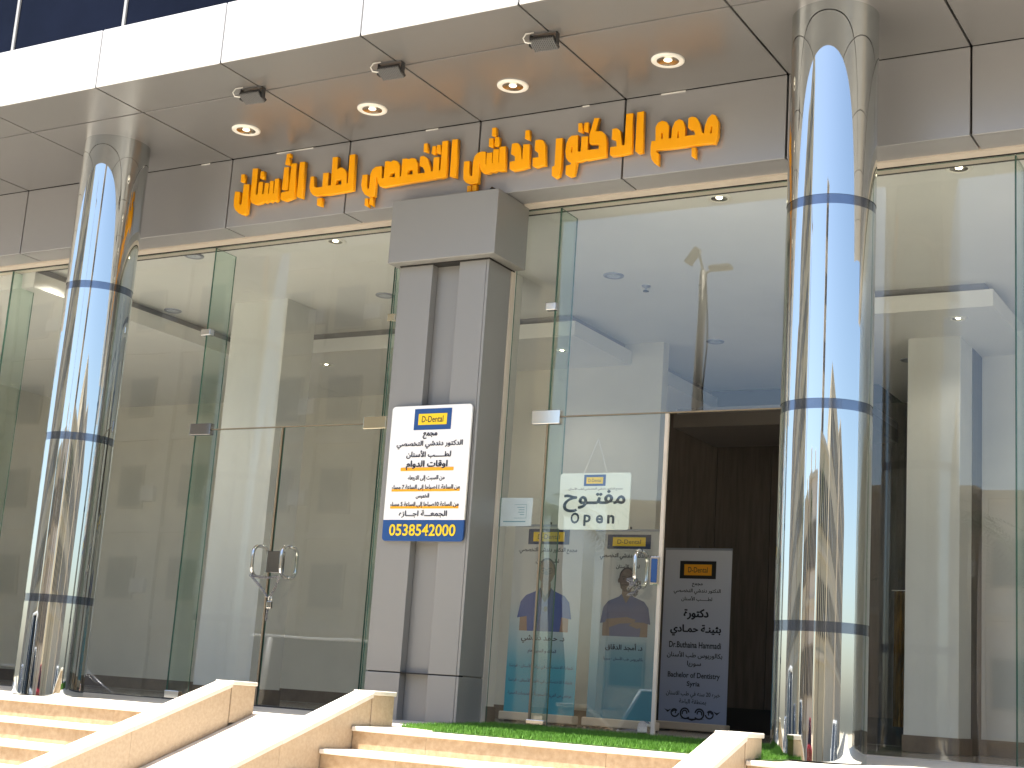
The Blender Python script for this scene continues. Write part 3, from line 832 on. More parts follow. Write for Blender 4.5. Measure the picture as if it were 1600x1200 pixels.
# ================================================================== ORANGE LETTERING
SIGN_SHAPES = [[[(-8561,4471),(-8510,4463),(-8510,4416),(-8508,4361),(-8498,4344),(-8479,4339),(-8470,4347),(-8470,4425),(-8469,4527),(-8409,4521),(-8406,4385),(-8408,4256),(-8439,4243),(-8489,4263),(-8537,4300),(-8558,4338),(-8564,4396)]],[[(-8510,4625),(-8476,4623),(-8472,4548),(-8509,4559)]],[[(-8385,4664),(-8328,4660),(-8323,4415),(-8299,4412),(-8299,4529),(-8254,4527),(-8252,4413),(-8231,4411),(-8227,4511),(-8187,4508),(-8184,4407),(-8171,4407),(-8174,4524),(-8134,4522),(-8129,4405),(-8117,4404),(-8119,4538),(-8076,4536),(-8075,4342),(-8094,4330),(-8125,4345),(-8148,4330),(-8180,4344),(-8206,4331),(-8238,4344),(-8264,4332),(-8316,4329),(-8355,4344),(-8378,4382),(-8379,4466)]],[[(-8290,4626),(-8257,4625),(-8258,4555),(-8290,4565)]],[[(-7952,4658),(-7900,4655),(-7892,4344),(-7939,4337),(-7979,4325),(-8018,4333),(-8034,4347),(-8034,4401),(-8012,4405),(-7951,4407)]],[[(-8029,4633),(-7981,4630),(-7976,4423),(-8031,4432)]],[[(-8016,4753),(-7981,4755),(-7982,4726),(-8000,4727),(-8001,4713),(-7984,4711),(-7979,4652),(-8023,4662),(-8022,4698),(-8017,4705)]],[[(-7861,4660),(-7809,4658),(-7805,4328),(-7857,4346)]],[[(-7728,4510),(-7694,4510),(-7685,4425),(-7675,4409),(-7652,4403),(-7590,4405),(-7594,4527),(-7539,4525),(-7536,4407),(-7500,4406),(-7505,4538),(-7509,4659),(-7457,4657),(-7452,4542),(-7427,4555),(-7399,4554),(-7369,4531),(-7347,4490),(-7339,4408),(-7321,4406),(-7326,4545),(-7330,4658),(-7277,4659),(-7267,4341),(-7314,4337),(-7385,4333),(-7525,4329),(-7570,4332),(-7649,4329),(-7688,4346),(-7715,4378),(-7728,4415)],[(-7452,4453),(-7396,4456),(-7388,4402),(-7452,4400)]],[[(-7633,4302),(-7586,4303),(-7588,4234),(-7628,4245)]],[[(-6303,4658),(-6251,4657),(-6245,4332),(-6298,4344)]],[[(-7176,4459),(-7128,4459),(-7125,4361),(-7115,4333),(-7101,4328),(-7095,4337),(-7096,4456),(-7081,4494),(-7049,4517),(-6988,4516),(-6978,4409),(-6955,4403),(-6955,4551),(-6924,4554),(-6901,4541),(-6871,4553),(-6832,4539),(-6806,4500),(-6796,4401),(-6780,4402),(-6780,4552),(-6744,4554),(-6721,4542),(-6688,4551),(-6654,4540),(-6628,4497),(-6617,4405),(-6549,4403),(-6547,4423),(-6573,4461),(-6604,4475),(-6605,4550),(-6575,4554),(-6536,4531),(-6499,4449),(-6488,4408),(-6469,4407),(-6470,4526),(-6417,4524),(-6413,4403),(-6395,4411),(-6398,4656),(-6344,4657),(-6342,4353),(-6381,4343),(-6421,4349),(-6446,4345),(-6708,4339),(-6954,4331),(-6985,4341),(-7009,4370),(-7026,4428),(-7041,4427),(-7039,4262),(-7086,4259),(-7135,4286),(-7166,4326),(-7180,4374)],[(-6890,4445),(-6850,4456),(-6839,4402),(-6901,4407)],[(-6719,4450),(-6672,4457),(-6663,4404),(-6722,4408)]],[[(-6577,4660),(-6546,4660),(-6545,4586),(-6575,4595)]],[[(-6490,4627),(-6463,4626),(-6464,4558),(-6494,4566)]],[[(-6447,4631),(-6415,4629),(-6415,4558),(-6446,4565)]],[[(-7127,4246),(-7100,4246),(-7096,4173),(-7127,4190)]],[[(-7078,4250),(-7050,4250),(-7050,4178),(-7081,4195)]],[[(-6171,4453),(-6123,4454),(-6120,4362),(-6111,4334),(-6096,4320),(-6084,4323),(-6086,4445),(-6074,4488),(-6049,4512),(-6014,4519),(-5976,4513),(-5969,4406),(-5960,4405),(-5961,4500),(-5914,4500),(-5908,4407),(-5900,4406),(-5904,4523),(-5854,4519),(-5849,4405),(-5841,4404),(-5846,4537),(-5792,4535),(-5786,4334),(-5832,4336),(-5863,4345),(-5886,4334),(-5916,4340),(-5933,4329),(-5981,4335),(-6003,4356),(-6015,4393),(-6021,4426),(-6031,4428),(-6029,4259),(-6061,4255),(-6100,4257),(-6141,4275),(-6165,4303),(-6171,4369)]],[[(-5928,4709),(-5895,4709),(-5895,4636),(-5926,4645)]],[[(-5949,4623),(-5916,4621),(-5913,4546),(-5947,4558)]],[[(-5894,4625),(-5860,4622),(-5860,4548),(-5893,4556)]],[[(-6123,4241),(-6091,4241),(-6090,4180),(-6121,4183)]],[[(-6074,4240),(-6041,4240),(-6040,4177),(-6072,4181)]],[[(-5733,4547),(-5704,4552),(-5677,4545),(-5653,4507),(-5637,4407),(-5627,4406),(-5628,4529),(-5572,4525),(-5571,4338),(-5639,4326),(-5713,4323),(-5739,4341),(-5742,4398),(-5695,4402),(-5697,4439),(-5713,4456),(-5736,4466)]],[[(-5617,4645),(-5584,4644),(-5583,4567),(-5617,4581)]],[[(-5521,4549),(-5486,4552),(-5454,4542),(-5433,4503),(-5421,4334),(-5460,4334),(-5507,4326),(-5530,4340),(-5533,4404),(-5482,4404),(-5484,4441),(-5520,4468)]],[[(-5336,4539),(-5280,4537),(-5278,4302),(-5290,4230),(-5322,4216),(-5352,4238),(-5356,4309),(-5334,4314)]],[[(-5199,4545),(-5146,4542),(-5139,4405),(-5110,4404),(-5111,4525),(-5057,4521),(-5055,4408),(-4955,4405),(-4956,4447),(-5032,4457),(-5041,4476),(-5042,4534),(-5029,4585),(-5009,4663),(-4970,4659),(-4994,4554),(-4939,4546),(-4909,4516),(-4896,4462),(-4894,4339),(-5057,4332),(-5074,4337),(-5107,4328),(-5145,4328),(-5148,4286),(-5161,4220),(-5199,4214),(-5231,4234),(-5233,4302),(-5194,4308),(-5185,4322),(-5213,4339),(-5235,4370),(-5245,4424),(-5240,4487),(-5223,4527)],[(-5199,4458),(-5185,4461),(-5184,4401),(-5200,4408)]],[[(-5146,4639),(-5116,4639),(-5111,4564),(-5143,4577)]],[[(-5093,4638),(-5061,4636),(-5064,4563),(-5093,4573)]],[[(-4847,4552),(-4814,4554),(-4783,4530),(-4760,4408),(-4736,4407),(-4736,4659),(-4682,4657),(-4681,4341),(-4785,4334),(-4844,4336),(-4857,4351),(-4857,4405),(-4803,4406),(-4808,4450),(-4828,4466),(-4848,4474)]],[[(-4645,4658),(-4592,4660),(-4588,4335),(-4622,4331),(-4644,4349)]],[[(-4513,4409),(-4480,4407),(-4485,4517),(-4467,4550),(-4434,4561),(-4400,4548),(-4379,4512),(-4378,4412),(-4351,4411),(-4349,4485),(-4328,4538),(-4296,4554),(-4266,4538),(-4247,4485),(-4245,4413),(-4158,4412),(-4168,4446),(-4183,4460),(-4202,4462),(-4219,4481),(-4219,4550),(-4192,4560),(-4159,4547),(-4133,4506),(-4106,4419),(-4088,4414),(-4085,4471),(-4064,4529),(-4033,4556),(-4005,4543),(-3982,4489),(-3982,4384),(-4003,4328),(-4056,4335),(-4149,4335),(-4247,4334),(-4313,4334),(-4473,4339),(-4472,4315),(-4452,4303),(-4453,4215),(-4480,4232),(-4506,4268),(-4517,4316),(-4518,4372)],[(-4041,4465),(-4027,4468),(-4027,4408),(-4038,4403),(-4044,4415)],[(-4305,4465),(-4291,4467),(-4291,4407),(-4300,4401),(-4308,4409)],[(-4444,4472),(-4422,4469),(-4420,4420),(-4431,4410),(-4439,4427)]],[[(-4183,4312),(-4153,4310),(-4154,4232),(-4181,4250)]]]

sign = thing('shop_sign', 'large raised orange Arabic lettering across the grey band under the canopy', 'sign', loc=(-6.1, -0.44, 4.45))
for shp in SIGN_SHAPES:
    pts = [[(x / 1000 - sign.location.x, z / 1000 - sign.location.z) for x, z in q] for q in shp]
    big = max(x for x, z in pts[0]) - min(x for x, z in pts[0]) > 0.13 or max(z for x, z in pts[0]) - min(z for x, z in pts[0]) > 0.24
    o = outline('letter' if big else 'letter_dot', pts, 'orange', sign, extrude=0.019, bevel=0.003)

# ================================================================== OPENING HOURS BOARD
hb = thing('opening_hours_board', 'white board with opening hours and blue telephone strip, bolted on the pillar', 'sign', loc=(-6.295, -0.448, 1.915))
bw, bh = 0.74, 1.065
def rrect(x0, x1, z0, z1, r, n=5, corners=(1, 1, 1, 1)):
    pts = []
    for (cx, cz, a0, c) in ((x1 - r, z1 - r, 0, 0), (x0 + r, z1 - r, 90, 1), (x0 + r, z0 + r, 180, 2), (x1 - r, z0 + r, 270, 3)):
        if corners[c]:
            pts += [(cx + r * math.cos(math.radians(a0 + 90 * k / n)), cz + r * math.sin(math.radians(a0 + 90 * k / n))) for k in range(n + 1)]
        else:
            pts.append((cx + (r if c in (0, 3) else -r), cz + (r if c in (0, 1) else -r)))
    return pts
zcut = -bh / 2 + 0.165
outline('board', [rrect(-bw / 2, bw / 2, zcut, bh / 2, 0.03, corners=(1, 1, 0, 0))], 'white_board', hb, extrude=0.008, bevel=0.002)
outline('phone_strip', [rrect(-bw / 2, bw / 2, -bh / 2, zcut - 0.004, 0.03, corners=(0, 0, 1, 1))], 'blue', hb, extrude=0.008, bevel=0.002)
F = -0.0125
def flat(name, x0, x1, z0, z1, m, parent, y):
    o = outline(name, [[(x0, z0), (x1, z0), (x1, z1), (x0, z1)]], m, parent, loc=(0, y, 0)); return o
flat('logo_frame', -0.155, 0.19, 0.338, 0.507, 'blue', hb, F)
flat('logo_field', -0.115, 0.15, 0.378, 0.467, 'yellow', hb, F - 0.001)
lettering('D-Dental', 'ink', hb, 0.0175, F - 0.002, 0.4225, 0.20, 0.05, 0.01)
for body, x, z, w, hh, bo in (('مجمع', 0.005, 0.292, 0.13, 0.052, 0.035), ('الدكتور دندشي التخصصي', 0.005, 0.220, 0.61, 0.062, 0.03),
                              ('لطـــــب الأسنان', 0.005, 0.142, 0.41, 0.064, 0.032), ('اوقات الدوام', -0.005, 0.057, 0.38, 0.074, 0.036),
                              ('من السبت إلى الاربعاء', 0.0, -0.046, 0.34, 0.048, 0.022), ('من الساعة 11صباحا إلى الساعة 7 مساء', 0.0, -0.119, 0.63, 0.048, 0.022),
                              ('الخميس', -0.02, -0.186, 0.12, 0.044, 0.022), ('من الساعة 10صباحا إلى الساعة 5 مساء', 0.0, -0.253, 0.63, 0.048, 0.022),
                              ('الجمعـــة اجـــازه', -0.005, -0.326, 0.44, 0.056, 0.028)):
    lettering(body, 'ink', hb, x, F - 0.002, z, w, hh, bo, ar=True)
for z, w, t in ((0.027, 0.49, 0.027), (-0.139, 0.63, 0.018), (-0.273, 0.63, 0.018)):
    flat('underline', -w / 2, w / 2, z - t / 2, z + t / 2, 'amber', hb, F - 0.001)
lettering('0538542000', 'yellow', hb, 0.0, F - 0.002, -bh / 2 + 0.083, 0.61, 0.092, 0.02)
for x in (-1, 1):
    for z in (bh / 2 - 0.04, -0.02, -bh / 2 + 0.035):
        MB().lathe((0, 0, 0), [(0.0001, 0.004), (0.007, 0.004), (0.009, 0)], 12).build('bolt', 'grey_mid', hb).matrix_basis = Matrix.Translation((x * (bw / 2 - 0.025), -0.0105, z)) @ Matrix.Rotation(math.pi / 2, 4, 'X')

# ================================================================== OPEN SIGN
os_ = thing('open_sign', 'cream sign reading Open in English and Arabic, hung behind the door glass', 'sign', loc=(-5.075, 0.034, 1.755))
w2, h2 = 0.30, 0.217
outline('board', [rrect(-w2, w2, -h2, h2, 0.022)], 'board_cream', os_, extrude=0.0035, bevel=0.001)
F2 = -0.0052
flat('logo_frame', -0.095, 0.09, h2 - 0.10, h2 - 0.012, 'blue', os_, F2)
flat('logo_field', -0.074, 0.068, h2 - 0.082, h2 - 0.032, 'yellow', os_, F2 - 0.0006)
lettering('D-Dental', 'ink', os_, -0.003, F2 - 0.0012, h2 - 0.057, 0.108, 0.026)
lettering('مجمع الدكتور دندشي التخصصي لطب الأسنان', 'ink', os_, 0.005, F2 - 0.0006, 0.094, 0.46, 0.026, 0.01, ar=True)
lettering('مفتـوح', 'ink_teal', os_, 0.0, F2 - 0.0006, 0.0, 0.52, 0.165, 0.028, ar=True)
ol = 0
for ch, cx, w_, zc, hh in (('O', -0.155, 0.075, -0.13, 0.085), ('p', -0.05, 0.062, -0.146, 0.086), ('e', 0.055, 0.062, -0.138, 0.066), ('n', 0.15, 0.06, -0.138, 0.066)):
    lettering(ch, 'ink_teal', os_, cx, F2 - 0.0006, zc, w_, hh, 0.03)
lettering('إ', 'ink', os_, -0.27, F2 - 0.0006, -0.2, 0.01, 0.008) if False else None
for sx in (-0.105, 0.105):
    MB().tube([(-5.075 + sx, 0.030, 1.755 + h2 - 0.015), (-5.075 + 0.012, 0.022, 2.235)], 0.0018, 5).build('string', 'string', os_)
    MB().lathe((0, 0, 0), [(0.0001, 0.003), (0.006, 0.003), (0.008, 0)], 12).build('eyelet', 'ink', os_).matrix_basis = Matrix.Translation((sx, -0.0047, h2 - 0.017)) @ Matrix.Rotation(math.pi / 2, 4, 'X')
MB().lathe((0, 0, 0), [(0.0001, 0.012), (0.006, 0.012), (0.010, 0.005), (0.017, 0.0)], 16).build('suction_cup', 'string', os_).matrix_basis = Matrix.Translation((0.012, 0.0 - 0.010, 0.482)) @ Matrix.Rotation(-math.pi / 2, 4, 'X')

# paper notice taped inside the narrow pane
pn = thing('paper_notice', 'pale paper notice taped inside the narrow pane beside the pillar', 'notice', loc=(-5.755, 0.016, 1.67))
outline('sheet', [[(-0.15, -0.112), (0.152, -0.108), (0.156, 0.112), (-0.146, 0.115)]], 'paper', pn, extrude=0.0004)
fr = MB()
for a in ((-0.005, 0.105, 0.058, 0.061), (-0.005, 0.105, -0.048, -0.045), (0.102, 0.105, -0.045, 0.058)):
    fr.box(pn.location.x + a[0], pn.location.x + a[1], 0.0145, 0.0152, 1.67 + a[2], 1.67 + a[3])
fr.build('print_frame', 'paper_ink', pn)
fr = MB()
for k, (a, c) in enumerate(((0.02, 0.085), (0.035, 0.085), (0.03, 0.085), (0.045, 0.085))):
    fr.box(pn.location.x + a, pn.location.x + c, 0.0145, 0.0152, 1.67 + 0.035 - k * 0.019, 1.67 + 0.040 - k * 0.019)
fr.box(pn.location.x - 0.10, pn.location.x + 0.10, 0.0145, 0.0152, 1.67 - 0.078, 1.67 - 0.070)
fr.build('print_lines', 'paper_ink', pn)
# ================================================================== CANOPY LIGHTS
def downlight(label, x, y, z, r, lit, trim, group, emit=True):
    t = thing('downlight', label, 'ceiling light', group, loc=(x, y, z))
    d = 0.014
    MB().lathe((x, y, z), [(r, 0.0), (r * 0.985, -d * 0.7), (r * 0.93, -d), (r * 0.72, -d), (r * 0.66, -d * 0.75)], 40).build('trim_ring', trim, t)
    MB().lathe((x, y, z), [(r * 0.66, -d * 0.75), (r * 0.5, -d * 0.35), (r * 0.25, -0.0015), (0.0001, -0.001)], 32).build('reflector', 'reflector' if lit != 'lamp_off' else 'lamp_off', t)
    if lit:
        MB().lathe((x, y, z), [(r * 0.26, -0.002), (r * 0.22, -d * 0.5), (r * 0.12, -d * 0.8), (0.0001, -d * 0.9)], 20).build('lamp', lit, t)
    return t
for (x, word) in ((-8.085, 'farthest from the doorway column'), (-6.78, 'second from the column at the long steps'), (-5.475, 'second from the doorway column'), (-4.19, 'closest to the doorway column')):
    downlight('recessed canopy light above the orange lettering, %s' % word, x, -0.94, ZS, 0.122, 'lamp_dim', 'trim_white', 'recessed lights in the canopy soffit')

def floodlight(label, x, y):
    t = thing('floodlight', label, 'floodlight', 'small floodlights under the canopy', loc=(x, y, ZS))
    mt = Matrix.Translation((x, y, ZS)) @ Matrix.Rotation(math.radians(4), 4, 'Z') @ Matrix.Diagonal((0.95, 1.0, 0.72, 1))
    MB().box(-0.085, 0.105, -0.03, 0.03, -0.012, -0.001, mt).build('base_plate', 'grey_mid', t)
    b = MB()
    for s in (-0.10, 0.115):
        b.box(s - 0.004, s + 0.004, -0.022, 0.022, -0.125, -0.004, mt)
    b.box(-0.10, 0.115, -0.022, 0.022, -0.008, -0.0005, mt)
    b.build('bracket', 'grey_dark', t)
    mh = mt @ Matrix.Translation((0.008, 0.0, -0.105)) @ Matrix.Rotation(math.radians(-28), 4, 'X')
    MB().box(-0.095, 0.095, -0.065, 0.065, 0.0, 0.035, mh, bev=0.004).build('housing', 'grey_dark', t)
    for k in range(13):
        u = -0.09 + k * 0.015
        MB().box(u - 0.003, u + 0.003, -0.062, 0.062, -0.022, 0.001, mh).build('cooling_fin', 'grey_mid', t)
    MB().box(-0.085, 0.085, -0.055, 0.055, 0.0355, 0.038, mh).build('lens', 'lens_clear', t)
    c = lambda a, b_, c_: mt @ Vector((a, b_, c_))
    MB().tube([c(-0.06, -0.05, -0.004), c(-0.10, -0.09, -0.035), c(-0.115, -0.10, -0.085), c(-0.10, -0.09, -0.125), c(-0.06, -0.07, -0.128)], 0.0055, 7).build('cable', 'cable_white', t)
floodlight('finned floodlight under the canopy, closest to the column at the long steps', -7.46, -1.62)
floodlight('grey finned floodlight under the canopy, in the middle of the three', -6.14, -1.62)
floodlight('finned floodlight under the canopy, closest to the doorway column', -4.83, -1.64)

# ================================================================== INTERIOR
ZC, ZL = 4.25, 4.0
MB().box(-16.5, 3.0, 0.065, 9.0, -0.2, -0.002).build('interior_floor', 'marble_floor')['kind'] = 'structure'
MB().box(-16.5, 3.0, 0.115, 9.0, ZC, ZC + 0.1).build('interior_ceiling', 'ceiling_white')['kind'] = 'structure'
def soffit(label, x0, x1, y0, y1, edges, mt='ceiling_white'):
    """lowered ceiling with a lit-free cove: a lip, and a set-back dark upstand above it"""
    t = thing('lowered_ceiling', label, 'ceiling', 'lowered ceiling fields inside the shop', loc=((x0 + x1) / 2, (y0 + y1) / 2, ZL))
    MB().box(x0, x1, y0, y1, ZL, ZL + 0.16).build('lip', mt, t)
    MB().box(x0 + 0.09 * edges[0], x1 - 0.09 * edges[1], y0 + 0.09 * edges[2], y1, ZL + 0.161, ZC - 0.002).build('cove_upstand', 'cove_dark', t)
soffit('lowered white ceiling along the side wall behind the long steps', -16.4, -11.64, 0.13, 8.9, (0, 1, 0))
soffit('lowered white ceiling across the back of the shop behind the chained doors', -11.63, -7.09, 3.34, 8.9, (0, 1, 1))
soffit('lowered white ceiling behind the mirror column at the open doorway', -4.7, -2.81, 3.3, 8.9, (1, 1, 1))
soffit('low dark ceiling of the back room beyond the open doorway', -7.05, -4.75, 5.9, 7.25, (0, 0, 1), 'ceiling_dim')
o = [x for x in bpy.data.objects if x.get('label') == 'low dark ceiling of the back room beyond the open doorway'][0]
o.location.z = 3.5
def iwall(name, label, x0, x1, y0, y1, m='plaster', z1=ZC, sk='skirting'):
    t = thing(name, label, 'wall', None, loc=((x0 + x1) / 2, (y0 + y1) / 2, 0))
    MB().box(x0, x1, y0, y1, 0, z1).build('plaster', m, t)
    MB().box(x0 - 0.012, x1 + 0.012, y0 - 0.012, y1 + 0.012, 0.0, 0.155, bev=0.003).build('skirting', sk, t)
    return t
iwall('interior_wall', 'plain beige wall at the back of the shop behind the long steps', -16.4, -9.3, 5.6, 5.75)
iwall('interior_wall', 'beige side wall of the shop behind the long steps', -16.45, -16.30, 0.3, 5.58)
iwall('interior_wall', 'beige wall behind the two turquoise doctor banners', -9.29, -6.70, 4.75, 4.9)
iwall('interior_pier', 'square white plastered pier inside behind the chained doors', -10.60, -9.86, 2.0, 2.5, 'plaster_grey', ZC, 'skirting')
iwall('interior_pier', 'slim white plastered pier inside beside the pillar and the paper notice', -7.40, -6.98, 1.55, 2.0, 'plaster_grey', ZC, 'skirting')
iwall('interior_pier', 'tall white plastered pier inside to the side of the doorway column', -3.84, -3.33, 4.3, 4.8, 'plaster_grey', ZL, 'skirting')
iwall('interior_wall', 'white wall behind the outermost glass pane', -3.32, 3.0, 5.2, 5.35, 'plaster_grey')
t = thing('wood_wall', 'dark brown panelled back wall seen through the open doorway', 'wall', loc=(-5.5, 7.3, 0))
for k in range(9):
    x0 = -9.2 + k * 0.72
    MB().box(x0, x0 + 0.712, 7.3 + rng.uniform(0, 0.004), 7.34, 0.30, ZL).build('panel', 'wood_dark', t)
MB().box(-9.25, -2.7, 7.345, 7.5, 0, ZC).build('backing', 'skirting_black', t)
MB().box(-9.25, -2.7, 7.275, 7.335, 0, 0.29).build('skirting', 'skirting_black', t)
t2 = thing('side_wall', 'dark side wall of the back room beyond the doctor banner', 'wall', loc=(-2.75, 6.0, 0))
MB().box(-3.8, -3.33, 4.82, 7.27, 0, ZL).build('plaster', 'wood_dark', t2)
iwall('interior_wall', 'beige outer side wall of the shop beyond the outermost pane', 2.85, 3.0, 0.3, 5.1)

# gold cloth hanging in the dark back room
g = MB()
n = 26
pts = []
for k in range(n + 1):
    x = -4.03 + 0.17 * k / n
    pts.append((x, 4.62 + 0.022 * math.sin(k * 1.1) + 0.01 * math.sin(k * 2.7)))
bot = [(x, y, 0.22) for x, y in pts]; topv = [(x, y, 1.52) for x, y in pts]
for k in range(n):
    g.poly([bot[k], bot[k + 1], topv[k + 1], topv[k]])
for k in range(n):
    a, c = bot[k], bot[k + 1]
    g.poly([(a[0], a[1] + 0.02, 0.22), (a[0], a[1] + 0.02, 1.52), (c[0], c[1] + 0.02, 1.52), (c[0], c[1] + 0.02, 0.22)])
cl = g.build('gold_cloth', 'gold_cloth', smooth=True, fixn=False)
tag(cl, 'narrow dark gold curtain hanging beside the white pier in the back room', 'curtain')
MB().tube([(-4.06, 4.63, 1.53), (-3.84, 4.63, 1.53)], 0.008, 8).build('curtain_rod', 'chrome', cl)

rug = MB().box(-11.7, -9.25, 0.10, 0.55, 0.0, 0.012).build('floor_mat', 'red_rug')
tag(rug, 'dark red mat on the floor behind the glass at the long steps', 'mat')

# interior lights: lit ones near the glass, dim or unlit ones deeper in
IL = [
    (-11.35, 0.40, ZC, 'lamp_warm', 'lit round light behind the glass top, past the column at the long steps'),
    (-9.78, 0.41, ZC, 'lamp_off', 'unlit round light behind the glass top, between column and chained doors'),
    (-8.10, 0.45, ZC, 'lamp_warm', 'lit round light just behind the glass top above the chained doors'),
    (-4.33, 0.46, ZC, 'lamp_warm', 'lit round light just behind the glass top above the open doorway'),
    (-2.44, 0.40, ZC, 'lamp_warm', 'lit round light just behind the glass top beyond the doorway column'),
    (-11.54, 2.05, ZC, 'lamp_off', 'unlit round ceiling light inside, beside the column at the long steps'),
    (-8.73, 2.18, ZC, 'lamp_off', 'unlit round ceiling light inside, next to the pillar above the chained doors'),
    (-6.10, 2.20, ZC, 'lamp_off', 'unlit round ceiling light inside beside the small sprinkler'),
    (-6.13, 4.86, ZC, 'lamp_off', 'unlit round ceiling light inside, seen near the reflected street lamp'),
    (-10.71, 3.87, ZL, 'lamp_warm', 'small lit light in the lowered ceiling behind the chained doors'),
    (-7.53, 3.90, ZL, 'lamp_warm', 'small lit light in the lowered ceiling above the open sign'),
    (-7.57, 5.76, ZL, 'lamp_off', 'small unlit light deep in the lowered ceiling above the open sign'),
    (-3.20, 3.64, ZL, 'lamp_warm', 'small lit light in the lowered ceiling beyond the doorway column'),
    (-4.07, 5.17, ZL, 'lamp_off', 'small unlit light in the lowered ceiling close behind the doorway column'),
]
for x, y, z, lit, lab in IL:
    downlight(lab, x, y, z, 0.10 if z == ZC else 0.085, lit, 'trim_white' if lit == 'lamp_warm' else 'trim_grey', 'round lights in the shop ceiling')
    if lit == 'lamp_warm':
        pd = bpy.data.lights.new('lamp_glow', 'SPOT')
        pd.energy = 22.0 if z == ZC else 5.0; pd.color = (1.0, 0.92, 0.78); pd.spot_size = math.radians(130); pd.spot_blend = 0.6; pd.shadow_soft_size = 0.05
        po = bpy.data.objects.new('lamp_glow', pd); po.location = (x, y, z - 0.03); COL.objects.link(po)
for x, y, lab in ((-5.95, 2.62, 'small sprinkler head in the shop ceiling above the open sign'), (-10.52, 3.0, 'small sprinkler head in the shop ceiling above the chained doors')):
    z = ZC if y < 3 else ZC
    t = thing('sprinkler', lab, 'sprinkler', 'sprinkler heads in the shop ceiling', loc=(x, y, z))
    MB().lathe((x, y, z), [(0.045, 0), (0.04, -0.012), (0.012, -0.016), (0.012, -0.05)], 16).build('rose', 'trim_grey', t)
    MB().lathe((x, y, z), [(0.0001, -0.05), (0.03, -0.052), (0.03, -0.058), (0.0001, -0.06)], 12).build('deflector', 'grey_dark', t)

# ================================================================== ROLL-UP BANNERS
def banner(label, x, y, rz, w, h, m, body):
    t = thing('roll_up_banner', label, 'banner', 'roll-up banners inside the shop', loc=(x, y, 0.0))
    t.rotation_euler = (0, 0, rz)
    def loc_box(name, x0, x1, y0, y1, z0, z1, mm, bev=0.0):
        b = MB(); b.box(x0, x1, y0, y1, z0, z1, bev=bev)
        me_o = b.build(name, mm, None, loc=(0, 0, 0)); me_o.parent = t; me_o.location = (0, 0, 0); return me_o
    loc_box('sheet', -w / 2, w / 2, -0.002, 0.002, 0.09, h, m)
    loc_box('top_rail', -w / 2 - 0.003, w / 2 + 0.003, -0.009, 0.009, h - 0.002, h + 0.022, 'trim_grey', 0.003)
    loc_box('base', -w / 2 - 0.02, w / 2 + 0.02, -0.075, 0.075, 0.015, 0.10, 'cream_frame', 0.012)
    loc_box('foot', -w / 2 + 0.03, -w / 2 + 0.09, -0.14, 0.14, 0.0, 0.014, 'grey_dark', 0.003)
    loc_box('foot', w / 2 - 0.09, w / 2 - 0.03, -0.14, 0.14, 0.0, 0.014, 'grey_dark', 0.003)
    loc_box('support_pole', -0.008, 0.008, 0.02, 0.036, 0.09, h + 0.05, 'grey_dark')
    Y = -0.0032
    def logo(cz, lw, lh, frame, field):
        flat('logo_frame', -lw / 2, lw / 2, cz - lh / 2, cz + lh / 2, frame, t, Y)
        flat('logo_field', -lw / 2 * 0.76, lw / 2 * 0.76, cz - lh / 2 * 0.62, cz + lh / 2 * 0.62, field, t, Y - 0.0006)
        lettering('D-Dental', 'ink', t, 0, Y - 0.0012, cz, lw * 0.54, lh * 0.3)
    def tx(s, z, w_, hh, mm='ink', bold=0.024, ar=True, dx=0.0):
        lettering(s, mm, t, dx, Y - 0.0006, z, w_, hh, bold, ar=ar)
    body(logo, tx, t, Y)
    return t

